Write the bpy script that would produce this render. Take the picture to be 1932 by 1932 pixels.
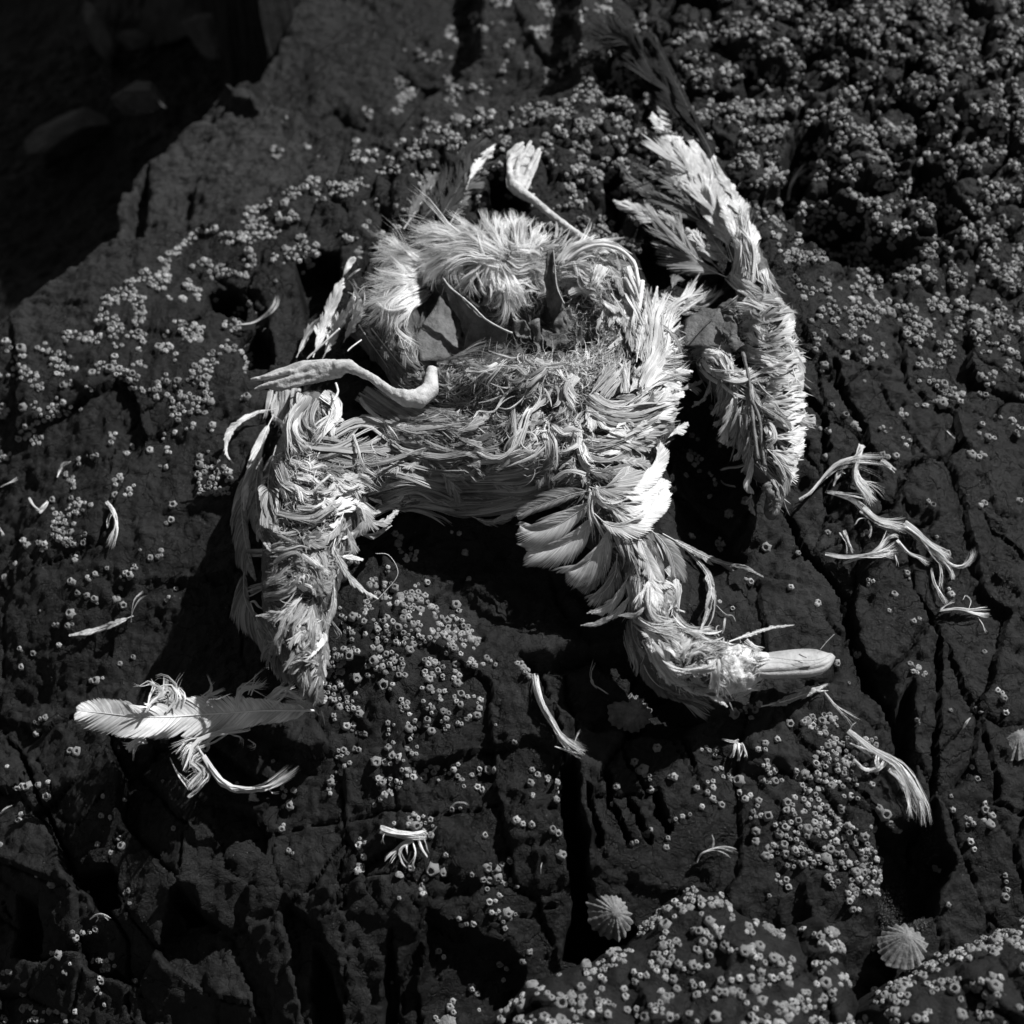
import bpy, math, random
import numpy as np
C = bpy.context.scene.collection
for o in list(bpy.data.objects): bpy.data.objects.remove(o)
S = bpy.context.scene

# ---------------------------------------------------------------- camera
TILT, DIST, HALF = math.radians(30), 1.45, math.tan(math.radians(19))
cd = bpy.data.cameras.new('camera'); cam = bpy.data.objects.new('camera', cd); C.objects.link(cam)
cam.location = (0, -DIST*math.sin(TILT), DIST*math.cos(TILT)); cam.rotation_euler = (TILT, 0, 0)
cd.sensor_width = 36; cd.lens = 18/HALF; cd.clip_start = .02; cd.clip_end = 200
cd.dof.use_dof = True; cd.dof.focus_distance = 1.40; cd.dof.aperture_fstop = 4.0
S.camera = cam

# ---------------------------------------------------------------- daylight
SUN_AZ, SUN_EL = math.radians(46), math.radians(43)      # azimuth measured from +Y towards +X
W = bpy.data.worlds.new('World'); S.world = W; W.use_nodes = True
nt = W.node_tree; nt.nodes.clear()
sky = nt.nodes.new('ShaderNodeTexSky'); sky.sky_type = 'NISHITA'; sky.sun_disc = False
sky.sun_elevation = SUN_EL; sky.sun_rotation = SUN_AZ
bw = nt.nodes.new('ShaderNodeRGBToBW'); bg = nt.nodes.new('ShaderNodeBackground'); wo = nt.nodes.new('ShaderNodeOutputWorld')
nt.links.new(sky.outputs[0], bw.inputs[0]); nt.links.new(bw.outputs[0], bg.inputs[0]); nt.links.new(bg.outputs[0], wo.inputs[0])
bg.inputs[1].default_value = .05
sl = bpy.data.lights.new('sun', 'SUN'); sl.energy = 4.9; sl.angle = math.radians(.5)
so = bpy.data.objects.new('sun', sl); C.objects.link(so)
sv = np.array([math.sin(SUN_AZ)*math.cos(SUN_EL), math.cos(SUN_AZ)*math.cos(SUN_EL), math.sin(SUN_EL)])
from mathutils import Vector
so.rotation_euler = Vector(sv).to_track_quat('Z', 'Y').to_euler()
vs = S.view_settings; vs.view_transform = 'Standard'; vs.look = 'None'; vs.gamma = 1; vs.exposure = .32; vs.use_curve_mapping = False
S.render.engine = 'CYCLES'

# ---------------------------------------------------------------- picture grid -> place
CAM = np.array(cam.location); FWD = np.array([0, math.sin(TILT), -math.cos(TILT)]); UP = np.array([0, math.cos(TILT), math.sin(TILT)])
def ray(px, py):
    a = (np.asarray(px, float)-966)/966*HALF; b = (966-np.asarray(py, float))/966*HALF
    return np.stack([a, FWD[1]+b*UP[1], FWD[2]+b*UP[2]], -1)
def at(px, py, z=0.):
    d = ray(px, py); t = (z-CAM[2])/d[..., 2]
    return CAM+d*t[..., None]

rng = np.random.default_rng(11); R = random.Random(5)
def hash2(ix, iy, s=0):
    h = (ix.astype(np.int64)*374761393+iy.astype(np.int64)*668265263+s*974634777) & 0xffffffff
    h = ((h ^ (h >> 13))*1274126177) & 0xffffffff; h = ((h ^ (h >> 16))*2246822519) & 0xffffffff
    h ^= h >> 15
    return (h & 0xffffff)/float(0x1000000)
def noise(x, y, s=0):
    ix = np.floor(x); iy = np.floor(y); fx = x-ix; fy = y-iy
    def g(a, b):
        t = hash2(ix+a, iy+b, s)*2*np.pi
        return np.cos(t)*(fx-a)+np.sin(t)*(fy-b)
    u = fx*fx*fx*(fx*(fx*6-15)+10); v = fy*fy*fy*(fy*(fy*6-15)+10)
    return ((g(0, 0)*(1-u)+g(1, 0)*u)*(1-v)+(g(0, 1)*(1-u)+g(1, 1)*u)*v)*1.5
def fbm(x, y, o=4, s=0, gain=.5):
    r = 0; a = 1
    for k in range(o): r = r+a*noise(x, y, s+k); x = x*2.03+7.1; y = y*2.03+3.3; a *= gain
    return r
def voro(x, y, s=0, jit=.9):
    ix = np.floor(x); iy = np.floor(y)
    d1 = np.full(x.shape, 9.); cx = np.zeros(x.shape); cy = np.zeros(x.shape); pts = []
    for a in (-1, 0, 1):
        for b in (-1, 0, 1):
            qx = ix+a+.5+(hash2(ix+a, iy+b, s)-.5)*jit; qy = iy+b+.5+(hash2(ix+a, iy+b, s+1)-.5)*jit
            d = (qx-x)**2+(qy-y)**2; pts.append((qx, qy))
            m = d < d1; d1 = np.where(m, d, d1); cx = np.where(m, qx, cx); cy = np.where(m, qy, cy)
    e = np.full(x.shape, 9.)
    for qx, qy in pts:
        dx = qx-cx; dy = qy-cy; L = np.sqrt(dx*dx+dy*dy)
        dd = ((cx+qx)/2-x)*dx+((cy+qy)/2-y)*dy
        e = np.where(L > 1e-6, np.minimum(e, dd/np.maximum(L, 1e-6)), e)
    h1 = hash2(np.floor(cx*977), np.floor(cy*977), s+2); h2 = hash2(np.floor(cx*977), np.floor(cy*977), s+3); h3 = hash2(np.floor(cx*977), np.floor(cy*977), s+4)
    return e, x-cx, y-cy, h1, h2, h3
def sstep(a, b, x):
    t = np.clip((x-a)/(b-a), 0, 1); return t*t*(3-2*t)

# ---------------------------------------------------------------- lie of the rock (cm at picture points)
CP = [(-600,-300,-40),(-100,-200,-28),(300,-300,-20),(966,-300,-12),(1500,-300,-8),(2300,-300,-8),
 (-400,300,-32),(-500,600,-30),(0,590,-9),(250,520,-8),(470,400,-6.5),(640,310,-5.5),(880,225,-4),(1050,180,-3.5),(1300,120,-3),(1600,100,-2),(1900,60,-3),(2200,300,-5),
 (1500,300,-1.5),(1800,320,-1.5),(1250,300,-1.5),(1000,420,-1),(700,480,-2.5),(500,600,-4),(250,700,-6),(0,820,-11),(-300,900,-22),
 (950,700,0),(1200,800,0),(1500,700,0),(1850,650,-1.5),(2200,900,-5),
 (400,900,-4.5),(200,1000,-6.5),(0,1150,-14),(-300,1400,-28),(600,1050,-2.5),(380,1250,-7.5),(150,1300,-12),(966,1100,-.5),(800,1300,-1.5),(1050,1300,-1),
 (1350,1100,-.5),(1350,1350,-1),(1650,1050,-1),(1850,1150,-2),(1650,1400,-2.5),(1900,1500,-5),(2200,1600,-9),
 (600,1450,-4.5),(300,1500,-9.5),(60,1550,-15),(950,1480,-2.2),(900,1700,-4.5),(600,1700,-8),(300,1800,-14),(0,1850,-20),
 (700,1950,-12),(1000,1900,-10),(400,2200,-24),(1000,2250,-15),(1250,1500,-1.5),(1450,1450,-1.6),(1500,1600,-2.2),(1220,1650,-4),(1650,1700,-5),(1800,1750,-8),(1300,1850,-9),(1650,2000,-12),(2200,2200,-18),(-500,2200,-26)]
CP = np.array(CP, float); cw = at(CP[:, 0], CP[:, 1], CP[:, 2]/100)
def rk(d): return np.sqrt(d*d+.0036)
_A = rk(np.hypot(cw[:, None, 0]-cw[None, :, 0], cw[:, None, 1]-cw[None, :, 1]))
_w = np.linalg.solve(_A+np.eye(len(cw))*1e-6, CP[:, 2]/100+.10)
def base(x, y):
    r = np.zeros(x.shape)-.10
    for k in range(len(cw)): r += _w[k]*rk(np.hypot(x-cw[k, 0], y-cw[k, 1]))
    return np.clip(r, -.6, .05)
def onbase(px, py):
    z = np.full(np.shape(px), -.03)
    for _ in range(8):
        p = at(px, py, z); z = .4*z+.6*base(p[..., 0], p[..., 1])
    return at(px, py, z)
def segd(x, y, pts):
    """distance to an open line through pts, and how far along (0..1)"""
    best = np.full(x.shape, 9.); al = np.zeros(x.shape); n = len(pts)-1
    for k in range(n):
        a = pts[k]; b = pts[k+1]; dx, dy = b-a; L = dx*dx+dy*dy
        t = np.clip(((x-a[0])*dx+(y-a[1])*dy)/L, 0, 1)
        d = np.hypot(x-a[0]-t*dx, y-a[1]-t*dy); m = d < best
        best = np.where(m, d, best); al = np.where(m, (k+t)/n, al)
    return best, al
def polyd(x, y, pts):
    """signed distance to a closed outline, negative inside"""
    d, _ = segd(x, y, np.vstack([pts, pts[:1]])); ins = np.zeros(x.shape, bool); n = len(pts)
    for k in range(n):
        (x1, y1), (x2, y2) = pts[k], pts[(k+1) % n]
        if y1 == y2: continue
        c = ((y1 > y) != (y2 > y)) & (x < (x2-x1)*(y-y1)/(y2-y1)+x1); ins ^= c
    return np.where(ins, -d, d)

# hollows / raised slabs: outline in picture points, step in cm, softness in cm, tilt of what lies inside
SLABS = [
 ([(-900,700),(0,600),(190,465),(480,395),(620,300),(880,218),(1090,172),(1110,-1500),(-1600,-1500)], -6, .9),
 ([(-900,640),(0,545),(190,410),(195,330),(225,270),(330,170),(400,118),(450,60),(500,-40),(640,-330),(900,-1500),(-1600,-1500)], -26, 1.8),
 ([(430,118),(560,145),(640,212),(740,172),(800,104),(900,40),(980,-1500),(880,-1500),(620,-330),(480,-40)], -6, 2.2),
 ([(380,-110),(470,-70),(520,-130),(660,-400),(860,-1400),(100,-1300),(250,-500)], 42, 4),  # raised block above the view, added to throw shade over the pit
 ([(405,118),(440,104),(475,122),(480,150),(420,150)], 2.2, 1),
 ([(212,395),(228,300),(262,250),(262,320),(236,420)], -3.0, .8),
 ([(306,380),(330,300),(352,290),(338,390)], -1.2, .5),
 ([(1496,425),(1510,468),(1560,493),(1643,486),(1672,526),(1740,497),(1715,461),(1683,443),(1650,432),(1629,392),(1582,378),(1532,371)], -8, .9),
 ([(1521,245),(1550,230),(1553,281),(1535,324),(1524,360),(1488,414),(1467,317),(1488,274)], -6, .7),
 ([(1719,310),(1740,299),(1791,338),(1798,389),(1827,432),(1769,446),(1751,403),(1715,382)], -6, .8),
 ([(1708,119),(1733,112),(1740,158),(1708,158)], -5, .5),
 ([(1546,-10),(1607,-30),(1600,50),(1575,40)], -6, .8),
 ([(1720,250),(1770,224),(1776,252),(1745,286)], -3.5, .6),
 ([(1395,123),(1430,112),(1440,140),(1405,160)], -3, .6),
 ([(1120,150),(1200,130),(1290,160),(1210,205),(1130,190)], -2.6, .7),
 ([(388,545),(430,535),(468,560),(462,596),(400,580)], -5, .5),
 ([(452,640),(480,610),(510,625),(515,690),(455,700)], -4, .5),
 ([(560,500),(600,470),(645,470),(640,560),(575,600)], -5, .6),
 ([(920,335),(955,320),(1000,395),(990,420),(925,400)], -5, .5),
 ([(1133,316),(1172,322),(1178,440),(1140,428)], -5, .5),
 ([(1200,470),(1260,440),(1290,520),(1230,560)], -4, .8),
 ([(144,1650),(200,1632),(222,1650),(232,1712),(190,1722)], -5, .35),
 ([(331,1692),(378,1686),(384,1738),(345,1745)], -3, .35),
 ([(592,1778),(610,1800),(650,1932),(600,1990),(585,1850)], -5, .35),
 ([(36,1690),(75,1700),(78,1760),(70,1815),(18,1800)], -5, .5),
 ([(738,1752),(752,1850),(748,1990),(722,1990),(728,1850)], -3, .4),
 ([(1058,1440),(1088,1432),(1092,1500),(1108,1600),(1110,1660),(1150,1740),(1240,1760),(1120,1840),(1060,1800),(1085,1700),(1070,1600),(1054,1530)], -9, .45),
 ([(1690,1330),(1720,1300),(1725,1460),(1700,1480)], -3, .4),
 ([(1650,1560),(1760,1540),(1800,1620),(1760,1720),(1640,1800),(1660,1650)], -5, .6),
 ([(1395,1395),(1470,1380),(1500,1440),(1450,1475),(1400,1450)], .9, .8),
 ([(805,1712),(848,1733),(917,1759),(985,1798),(985,2000),(770,2000)], -2.2, .9),
 ([(618,1539),(708,1525),(841,1528),(892,1514),(978,1517),(1057,1535),(1060,1440),(1010,1395),(913,1406),(834,1424),(769,1428),(640,1470)], .0, .5),
 ([(769,1426),(834,1422),(913,1404),(1010,1393),(1060,1420),(1050,1500),(980,1490),(900,1460),(800,1480)], -1.2, .25),
 ([(700,950),(1000,985),(1120,1090),(1110,1200),(900,1230),(700,1130)], -2.5, 4),
 ([(1270,760),(1350,780),(1400,930),(1420,1060),(1320,1090),(1260,1000)], -3, 2.5),
 ([(980,1240),(1190,1210),(1330,1355),(1290,1385),(1110,1375),(1010,1300)], -2.2, .8),
]
CRACKS = [  # line in picture points, half width mm, depth cm
 ([(1510,740),(1553,791),(1568,848)], 4, 2.2), ([(1607,762),(1636,812),(1650,870),(1661,928),(1679,964)], 3.2, 2),
 ([(1571,683),(1582,730),(1618,787)], 3.5, 2), ([(1542,690),(1553,769),(1557,834),(1562,906),(1568,978)], 1.5, 1.2),
 ([(1470,946),(1503,992),(1521,1036),(1546,1068),(1582,1093),(1596,1122),(1604,1180),(1618,1230),(1632,1284),(1655,1310),(1672,1340),(1690,1380),(1694,1440)], 4.5, 3),
 ([(1697,600),(1708,683),(1722,733)], 2.2, 1.5), ([(1719,1054),(1726,1115),(1755,1158),(1769,1194),(1769,1313),(1765,1420),(1755,1520),(1730,1620)], 3, 2.2),
 ([(1850,960),(1870,989),(1932,1050),(2000,1100)], 2, 1.2), ([(1776,1194),(1815,1290),(1850,1370),(1870,1430),(1880,1520),(1932,1545)], 2, 1.3),
 ([(0,1370),(40,1427),(86,1535),(119,1600),(144,1658),(202,1722),(238,1776),(238,1830),(259,1960)], 1.8, 1.5),
 ([(62,1420),(90,1460),(108,1525)], .8, .6), ([(105,1540),(160,1560),(210,1500)], .7, .4), ([(0,1700),(20,1740),(90,1742)], 1, .8),
 ([(618,1539),(708,1525),(841,1528),(892,1514),(978,1517),(1057,1535)], .9, .7),
 ([(710,1000),(716,1120),(724,1240),(738,1340)], 1.1, .7), ([(1170,1380),(1186,1430),(1240,1500),(1262,1560)], 1.6, 1),
 ([(1060,1250),(1078,1330),(1090,1390)], 1.5, 1), ([(1290,1385),(1310,1440),(1330,1490)], 1.6, 1), ([(1270,1380),(1300,1450),(1322,1480)], .9, .6),
 ([(1490,1370),(1540,1430),(1560,1500)], 1.1, .9), ([(1110,1480),(1122,1540),(1130,1600)], 3, 2.5), ([(1140,1440),(1152,1500),(1178,1560),(1190,1600)], 3, 2.4),
 ([(1190,1500),(1210,1550),(1230,1590)], 3, 2.2), ([(1235,1480),(1250,1540),(1262,1570)], 4, 2.6), ([(1110,1500),(1160,1490),(1240,1490)], 1.5, 1),
 ([(640,1470),(652,1560),(640,1650),(662,1750)], .8, .6), ([(520,1500),(512,1600),(540,1700),(560,1800)], .8, .6), ([(740,1600),(790,1720),(860,1760)], .8, .6),
 ([(400,1400),(410,1480),(400,1560),(430,1640)], .8, .6), ([(680,1620),(640,1700),(655,1800),(650,1932)], .8, .7), ([(920,1730),(990,1720),(1060,1700)], .8, .6),
 ([(1000,1240),(1040,1300),(1060,1400),(1070,1450)], 1.8, 1.2), ([(470,1570),(560,1545),(618,1539)], .8, .6), ([(190,900),(230,800),(330,740),(360,720)], 1, .8),
 ([(40,1090),(130,1040),(190,1020)], 1.2, 1), ([(1500,1500),(1560,1470),(1620,1500),(1660,1560)], 2, 1.6), ([(1560,1560),(1610,1570),(1650,1640)], 1.2, .9),
 ([(1540,640),(1600,680),(1690,700)], 1, .8), ([(1568,978),(1620,960),(1679,964)], 1, .8), ([(1540,905),(1600,900),(1650,870)], 1, .8), ([(1679,964),(1720,880),(1732,800)], 1.2, .9),
 ([(1300,560),(1340,620),(1350,700)], 1.2, .9), ([(680,520),(700,470),(730,420)], 3, 2.5), ([(500,470),(470,540),(490,600)], 1.4, 1.2), ([(320,640),(380,600),(400,545)], 1.4, 1),
]
def build_height(X, Y):
    wx = X+.026*noise(X*6, Y*6, 3)+.0035*noise(X*34, Y*34, 5); wy = Y+.026*noise(X*6, Y*6, 7)+.0035*noise(X*34, Y*34, 9)
    Z = base(X, Y)
    fine = (np.abs(X) < 1.3) & (Y > -.9) & (Y < 1.25)
    # picture coordinates of every ground point on the lie of the rock, to know the region
    v = np.stack([X-CAM[0], Y-CAM[1], Z-CAM[2]], -1); dep = np.maximum(v@FWD, .3)
    U = 966+v[..., 0]/dep/HALF*966; V = 966-(v@UP)/dep/HALF*966
    rough = sstep(1020, 1350, U+.15*V*0)*sstep(640, 380, V)                      # lumpy, pitted part up right
    rough = np.maximum(rough, .5*sstep(560, 760, U)*sstep(560, 420, V)*sstep(150, 300, V))
    right = sstep(1380, 1560, U)*sstep(560, 700, V)
    low = sstep(1250, 1500, V)*sstep(1150, 900, U)
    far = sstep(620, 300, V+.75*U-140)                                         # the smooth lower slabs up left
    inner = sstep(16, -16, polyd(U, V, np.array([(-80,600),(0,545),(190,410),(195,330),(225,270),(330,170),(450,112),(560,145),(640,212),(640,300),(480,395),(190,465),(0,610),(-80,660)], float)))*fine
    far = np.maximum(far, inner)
    mid = 1-np.maximum.reduce([rough, right*.8, low*.6])
    # big plates everywhere
    e, dx, dy, a, b, c = voro(wx*7.5+3, wy*6+8, 21)
    Z += (.016*(a-.5)+.16*(dx*(b-.5)+dy*(c-.5))/6.5*1.0)*(1-.8*far)
    Z -= .006*(1-sstep(.0, .03, e))*sstep(.0, .35, noise(X*7, Y*7, 90))*(1-.8*far)
    # jointed blocks on the right
    q = math.radians(12); rx = wx*math.cos(q)+wy*math.sin(q); ry = -wx*math.sin(q)+wy*math.cos(q)
    e, dx, dy, a, b, c = voro(rx*22, ry*9.5, 31)
    Z += right*(.010*(a-.5)+.22*(dx*(b-.5)/22+dy*(c-.5)/12)); Z -= right*.007*(1-sstep(.01, .06, e))*sstep(.45, .8, c+.4*noise(X*12, Y*12, 4))
    # angular facets low left
    e, dx, dy, a, b, c = voro(wx*18+wy*4, wy*13, 41)
    lf = low*sstep(900, 500, U)
    Z += (lf+.35*low)*(.016*(a-.5)+.60*(dx*(b-.5)/18+dy*(c-.5)/14)); Z -= lf*.006*(1-sstep(.0, .05, e))*sstep(.3, .8, b)
    # lumps and pits up right
    e, dx, dy, a, b, c = voro(wx*19, wy*17, 51)
    Z += rough*(.020*(a-.5)+.012*np.sqrt(np.clip(e, 0, .5)*2)+.30*(dx*(b-.5)/19+dy*(c-.5)/17)); Z -= rough*.022*(1-sstep(.0, .12, e))*sstep(.45, .7, b+.3*noise(X*14, Y*14, 61))
    e, dx, dy, a, b, c = voro(wx*48, wy*44, 71)
    Z += rough*(.006*(a-.5)+.005*np.sqrt(np.clip(e, 0, .5)*2)+.25*(dx*(b-.5)/48+dy*(c-.5)/44)); Z -= rough*.007*(1-sstep(.0, .1, e))*sstep(.5, .7, c)
    Z += rough*.010*fbm(X*14, Y*14, 3, 81)
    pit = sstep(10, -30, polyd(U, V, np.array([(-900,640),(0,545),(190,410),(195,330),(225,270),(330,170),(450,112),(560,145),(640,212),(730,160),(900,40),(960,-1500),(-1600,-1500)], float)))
    PAINTED_TONE[:] = inner-.38*pit  # sunlit look of the slab painted paler, pit floor painted darker
    # ribs of the far smooth slabs
    q = math.radians(-52); r2 = X*math.cos(q)+Y*math.sin(q); r3 = -X*math.sin(q)+Y*math.cos(q)
    Z += inner*.012*np.abs(fbm(r3*6, r2*20, 4, 85))+far*(.006*fbm(X*9, Y*7, 3, 86)-.004*np.abs(noise(r3*30, r2*70, 87)))
    # general weathering
    w2 = fbm(X*6, Y*6, 5, 100, .55)
    Z += .010*w2*(1-.4*far)+.006*noise(X*15+.3*w2, Y*11, 111)+.0030*fbm(X*42, Y*42, 5, 120, .68)+.0006*noise(X*210, Y*210, 130)*fine
    Z -= .0035*sstep(.25, .7, fbm(X*26, Y*26, 3, 140))
    Z += fine*(.0009*fbm(X*95, Y*95, 3, 145, .65)+.0035*np.abs(noise(X*31+w2, Y*23, 147))*(1-far))
    jx = X+.0035*noise(X*40, Y*40, 151)+.0016*noise(X*120, Y*120, 155); jy = Y+.0035*noise(X*40, Y*40, 153)+.0016*noise(X*120, Y*120, 157)
    for pts, dz, soft in SLABS:
        if dz == 0: continue
        p = np.array(pts, float); w = onbase(p[:, 0], p[:, 1])[:, :2]
        pad = soft/100*2+.02; m = (X > w[:, 0].min()-pad) & (X < w[:, 0].max()+pad) & (Y > w[:, 1].min()-pad) & (Y < w[:, 1].max()+pad)
        if not m.any(): continue
        d = polyd(jx[m], jy[m], w); s = soft/100
        Z[m] += dz/100*(1-sstep(-s, s*.35, d))
    for pts, hw, dp in CRACKS:
        p = np.array(pts, float); w = onbase(p[:, 0], p[:, 1])[:, :2]
        m = (X > w[:, 0].min()-.03) & (X < w[:, 0].max()+.03) & (Y > w[:, 1].min()-.03) & (Y < w[:, 1].max()+.03)
        if not m.any(): continue
        d, al = segd(jx[m], jy[m], w); h = np.maximum(hw/1000*.98*(.55+.9*(.5+.5*noise(al*9+dp*7, al*3+hw, 160)))*np.minimum(1, np.minimum(al, 1-al)*9+.25), .0008)
        Z[m] -= dp/100*(1-sstep(h*.5, h*1.1, d))*np.clip(np.minimum(al, 1-al)*12+.2, 0, 1)
        side = (1-sstep(0, .02, d)); Z[m] -= .0012*side
    return Z
def axis(a, b, st, lim):
    core = list(np.arange(a, b, st)); s = st; x = core[-1]; r = []
    while x < lim: s *= 1.12; x += s; r.append(x)
    s = st; x = core[0]; l = []
    while x > -lim: s *= 1.12; x -= s; l.append(x)
    return np.array(l[::-1]+core+r)
STEP = .0023
GX = axis(-.96, .80, STEP, 9); GY = axis(-.50, 1.22, STEP, 9)
XX, YY = np.meshgrid(GX, GY); PAINTED_TONE = np.zeros(XX.shape); ZZ = build_height(XX, YY)
def bil(x, y, G=None):
    G = ZZ if G is None else G
    i = np.clip(np.interp(x, GX, np.arange(len(GX))), 0, len(GX)-1.001); j = np.clip(np.interp(y, GY, np.arange(len(GY))), 0, len(GY)-1.001)
    i0 = i.astype(int); j0 = j.astype(int); fi = i-i0; fj = j-j0
    return (G[j0, i0]*(1-fi)+G[j0, i0+1]*fi)*(1-fj)+(G[j0+1, i0]*(1-fi)+G[j0+1, i0+1]*fi)*fj
def hit(px, py, f=bil, lift=0., top=.22, bot=-.5, n=360):
    """first meeting of the sight line with surface f (plus lift)"""
    px = np.atleast_1d(np.asarray(px, float)); py = np.atleast_1d(np.asarray(py, float)); lift = np.broadcast_to(lift, px.shape)
    d = ray(px, py); res = np.full(px.shape, np.nan); zs = np.linspace(top, bot, n); prev = zs[0]
    done = np.zeros(px.shape, bool); lo = np.full(px.shape, bot); hi = np.full(px.shape, top)
    for k in range(1, n):
        z = zs[k]; t = (z-CAM[2])/d[:, 2]; p = CAM+d*t[:, None]
        below = (z < f(p[:, 0], p[:, 1])+lift) & ~done
        hi[below] = zs[k-1]; lo[below] = z; done |= below
        if done.all(): break
    for _ in range(9):
        z = (lo+hi)/2; p = CAM+d*((z-CAM[2])/d[:, 2])[:, None]; b = z < f(p[:, 0], p[:, 1])+lift
        lo = np.where(b, z, lo); hi = np.where(b, hi, z)
    z = (lo+hi)/2
    return CAM+d*((z-CAM[2])/d[:, 2])[:, None]

# ---------------------------------------------------------------- materials
def mat(name, col, rough=.7, var=.3, scale=40, bump=.3, bscale=200, spec=.3, coord='Object', extra=None, trans=0, vdist=.0006, contrast=(.3, .7)):
    m = bpy.data.materials.new(name); m.use_nodes = True; n = m.node_tree; b = n.nodes['Principled BSDF']
    b.inputs['Roughness'].default_value = rough; b.inputs['Specular IOR Level'].default_value = spec
    tc = n.nodes.new('ShaderNodeTexCoord')
    no = n.nodes.new('ShaderNodeTexNoise'); no.inputs['Scale'].default_value = scale; no.inputs['Detail'].default_value = 8; no.inputs['Roughness'].default_value = .74
    n.links.new(tc.outputs[coord], no.inputs['Vector'])
    rp = n.nodes.new('ShaderNodeValToRGB'); rp.color_ramp.elements[0].position = contrast[0]; rp.color_ramp.elements[1].position = contrast[1]
    lo = col*(1-var); hi = min(.95, col*(1+var))
    rp.color_ramp.elements[0].color = (lo, lo, lo, 1); rp.color_ramp.elements[1].color = (hi, hi, hi, 1)
    n.links.new(no.outputs[0], rp.inputs[0]); n.links.new(rp.outputs[0], b.inputs['Base Color'])
    b2 = n.nodes.new('ShaderNodeTexNoise'); b2.inputs['Scale'].default_value = bscale; b2.inputs['Detail'].default_value = 5; b2.inputs['Roughness'].default_value = .7
    n.links.new(tc.outputs[coord], b2.inputs['Vector'])
    bp = n.nodes.new('ShaderNodeBump'); bp.inputs['Strength'].default_value = bump; bp.inputs['Distance'].default_value = vdist
    n.links.new(b2.outputs[0], bp.inputs['Height']); n.links.new(bp.outputs[0], b.inputs['Normal'])
    if extra: extra(m, n, b, tc, rp, bp)
    return m
def rock_extra(m, n, b, tc, rp, bp):
    # broad pale bloom and dark algae patches, tiny salt specks
    a = n.nodes.new('ShaderNodeTexNoise'); a.inputs['Scale'].default_value = 5; a.inputs['Detail'].default_value = 8; a.inputs['Roughness'].default_value = .6; n.links.new(tc.outputs['Object'], a.inputs['Vector'])
    r = n.nodes.new('ShaderNodeMapRange'); r.inputs[1].default_value = .35; r.inputs[2].default_value = .68; r.inputs[3].default_value = .5; r.inputs[4].default_value = 1.6; n.links.new(a.outputs[0], r.inputs[0])
    at_ = n.nodes.new('ShaderNodeAttribute'); at_.attribute_name = 'toned'; pm = n.nodes.new('ShaderNodeMath'); pm.operation = 'MULTIPLY_ADD'; pm.inputs[1].default_value = 1.1; pm.inputs[2].default_value = 1; n.links.new(at_.outputs['Fac'], pm.inputs[0])  # scales the rock colour by the painted slab and pit tone
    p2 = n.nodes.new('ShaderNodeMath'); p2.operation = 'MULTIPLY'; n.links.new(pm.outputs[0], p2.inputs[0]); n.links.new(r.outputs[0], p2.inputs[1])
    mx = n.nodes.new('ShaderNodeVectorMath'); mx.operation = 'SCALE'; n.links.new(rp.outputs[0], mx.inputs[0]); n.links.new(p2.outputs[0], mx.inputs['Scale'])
    v = n.nodes.new('ShaderNodeTexVoronoi'); v.inputs['Scale'].default_value = 190; v.inputs['Randomness'].default_value = 1; n.links.new(tc.outputs['Object'], v.inputs['Vector'])
    s = n.nodes.new('ShaderNodeMapRange'); s.inputs[1].default_value = .09; s.inputs[2].default_value = .05; s.inputs[3].default_value = 0; s.inputs[4].default_value = 1; n.links.new(v.outputs['Distance'], s.inputs[0])
    sp = n.nodes.new('ShaderNodeSeparateColor'); n.links.new(v.outputs['Color'], sp.inputs[0])
    g = n.nodes.new('ShaderNodeMath'); g.operation = 'GREATER_THAN'; g.inputs[1].default_value = .82; n.links.new(sp.outputs[0], g.inputs[0])
    mu = n.nodes.new('ShaderNodeMath'); mu.operation = 'MULTIPLY'; n.links.new(s.outputs[0], mu.inputs[0]); n.links.new(g.outputs[0], mu.inputs[1])
    mi = n.nodes.new('ShaderNodeMix'); mi.data_type = 'RGBA'; mi.inputs[7].default_value = (.22, .22, .22, 1)
    n.links.new(mu.outputs[0], mi.inputs[0]); n.links.new(mx.outputs[0], mi.inputs[6]); n.links.new(mi.outputs[2], b.inputs['Base Color'])
    rr = n.nodes.new('ShaderNodeMapRange'); rr.inputs[1].default_value = .4; rr.inputs[2].default_value = .6; rr.inputs[3].default_value = .36; rr.inputs[4].default_value = .8; n.links.new(a.outputs[0], rr.inputs[0]); n.links.new(rr.outputs[0], b.inputs['Roughness'])
    c = n.nodes.new('ShaderNodeTexNoise'); c.inputs['Scale'].default_value = 60; c.inputs['Detail'].default_value = 8; c.inputs['Roughness'].default_value = .72; n.links.new(tc.outputs['Object'], c.inputs['Vector'])
    c2 = n.nodes.new('ShaderNodeTexNoise'); c2.inputs['Scale'].default_value = 21; c2.inputs['Detail'].default_value = 3; n.links.new(tc.outputs['Object'], c2.inputs['Vector'])
    vm = n.nodes.new('ShaderNodeVectorMath'); vm.operation = 'MULTIPLY_ADD'; vm.inputs[1].default_value = (.10, .10, .10); n.links.new(c2.outputs['Color'], vm.inputs[0]); n.links.new(tc.outputs['Object'], vm.inputs[2])
    cr = n.nodes.new('ShaderNodeTexVoronoi'); cr.feature = 'DISTANCE_TO_EDGE'; cr.inputs['Scale'].default_value = 17; n.links.new(vm.outputs[0], cr.inputs['Vector'])
    cm_ = n.nodes.new('ShaderNodeMapRange'); cm_.inputs[1].default_value = 0; cm_.inputs[2].default_value = .022; n.links.new(cr.outputs['Distance'], cm_.inputs[0])
    cb = n.nodes.new('ShaderNodeBump'); cb.inputs['Strength'].default_value = .9; cb.inputs['Distance'].default_value = .0022; n.links.new(cm_.outputs[0], cb.inputs['Height'])
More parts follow.
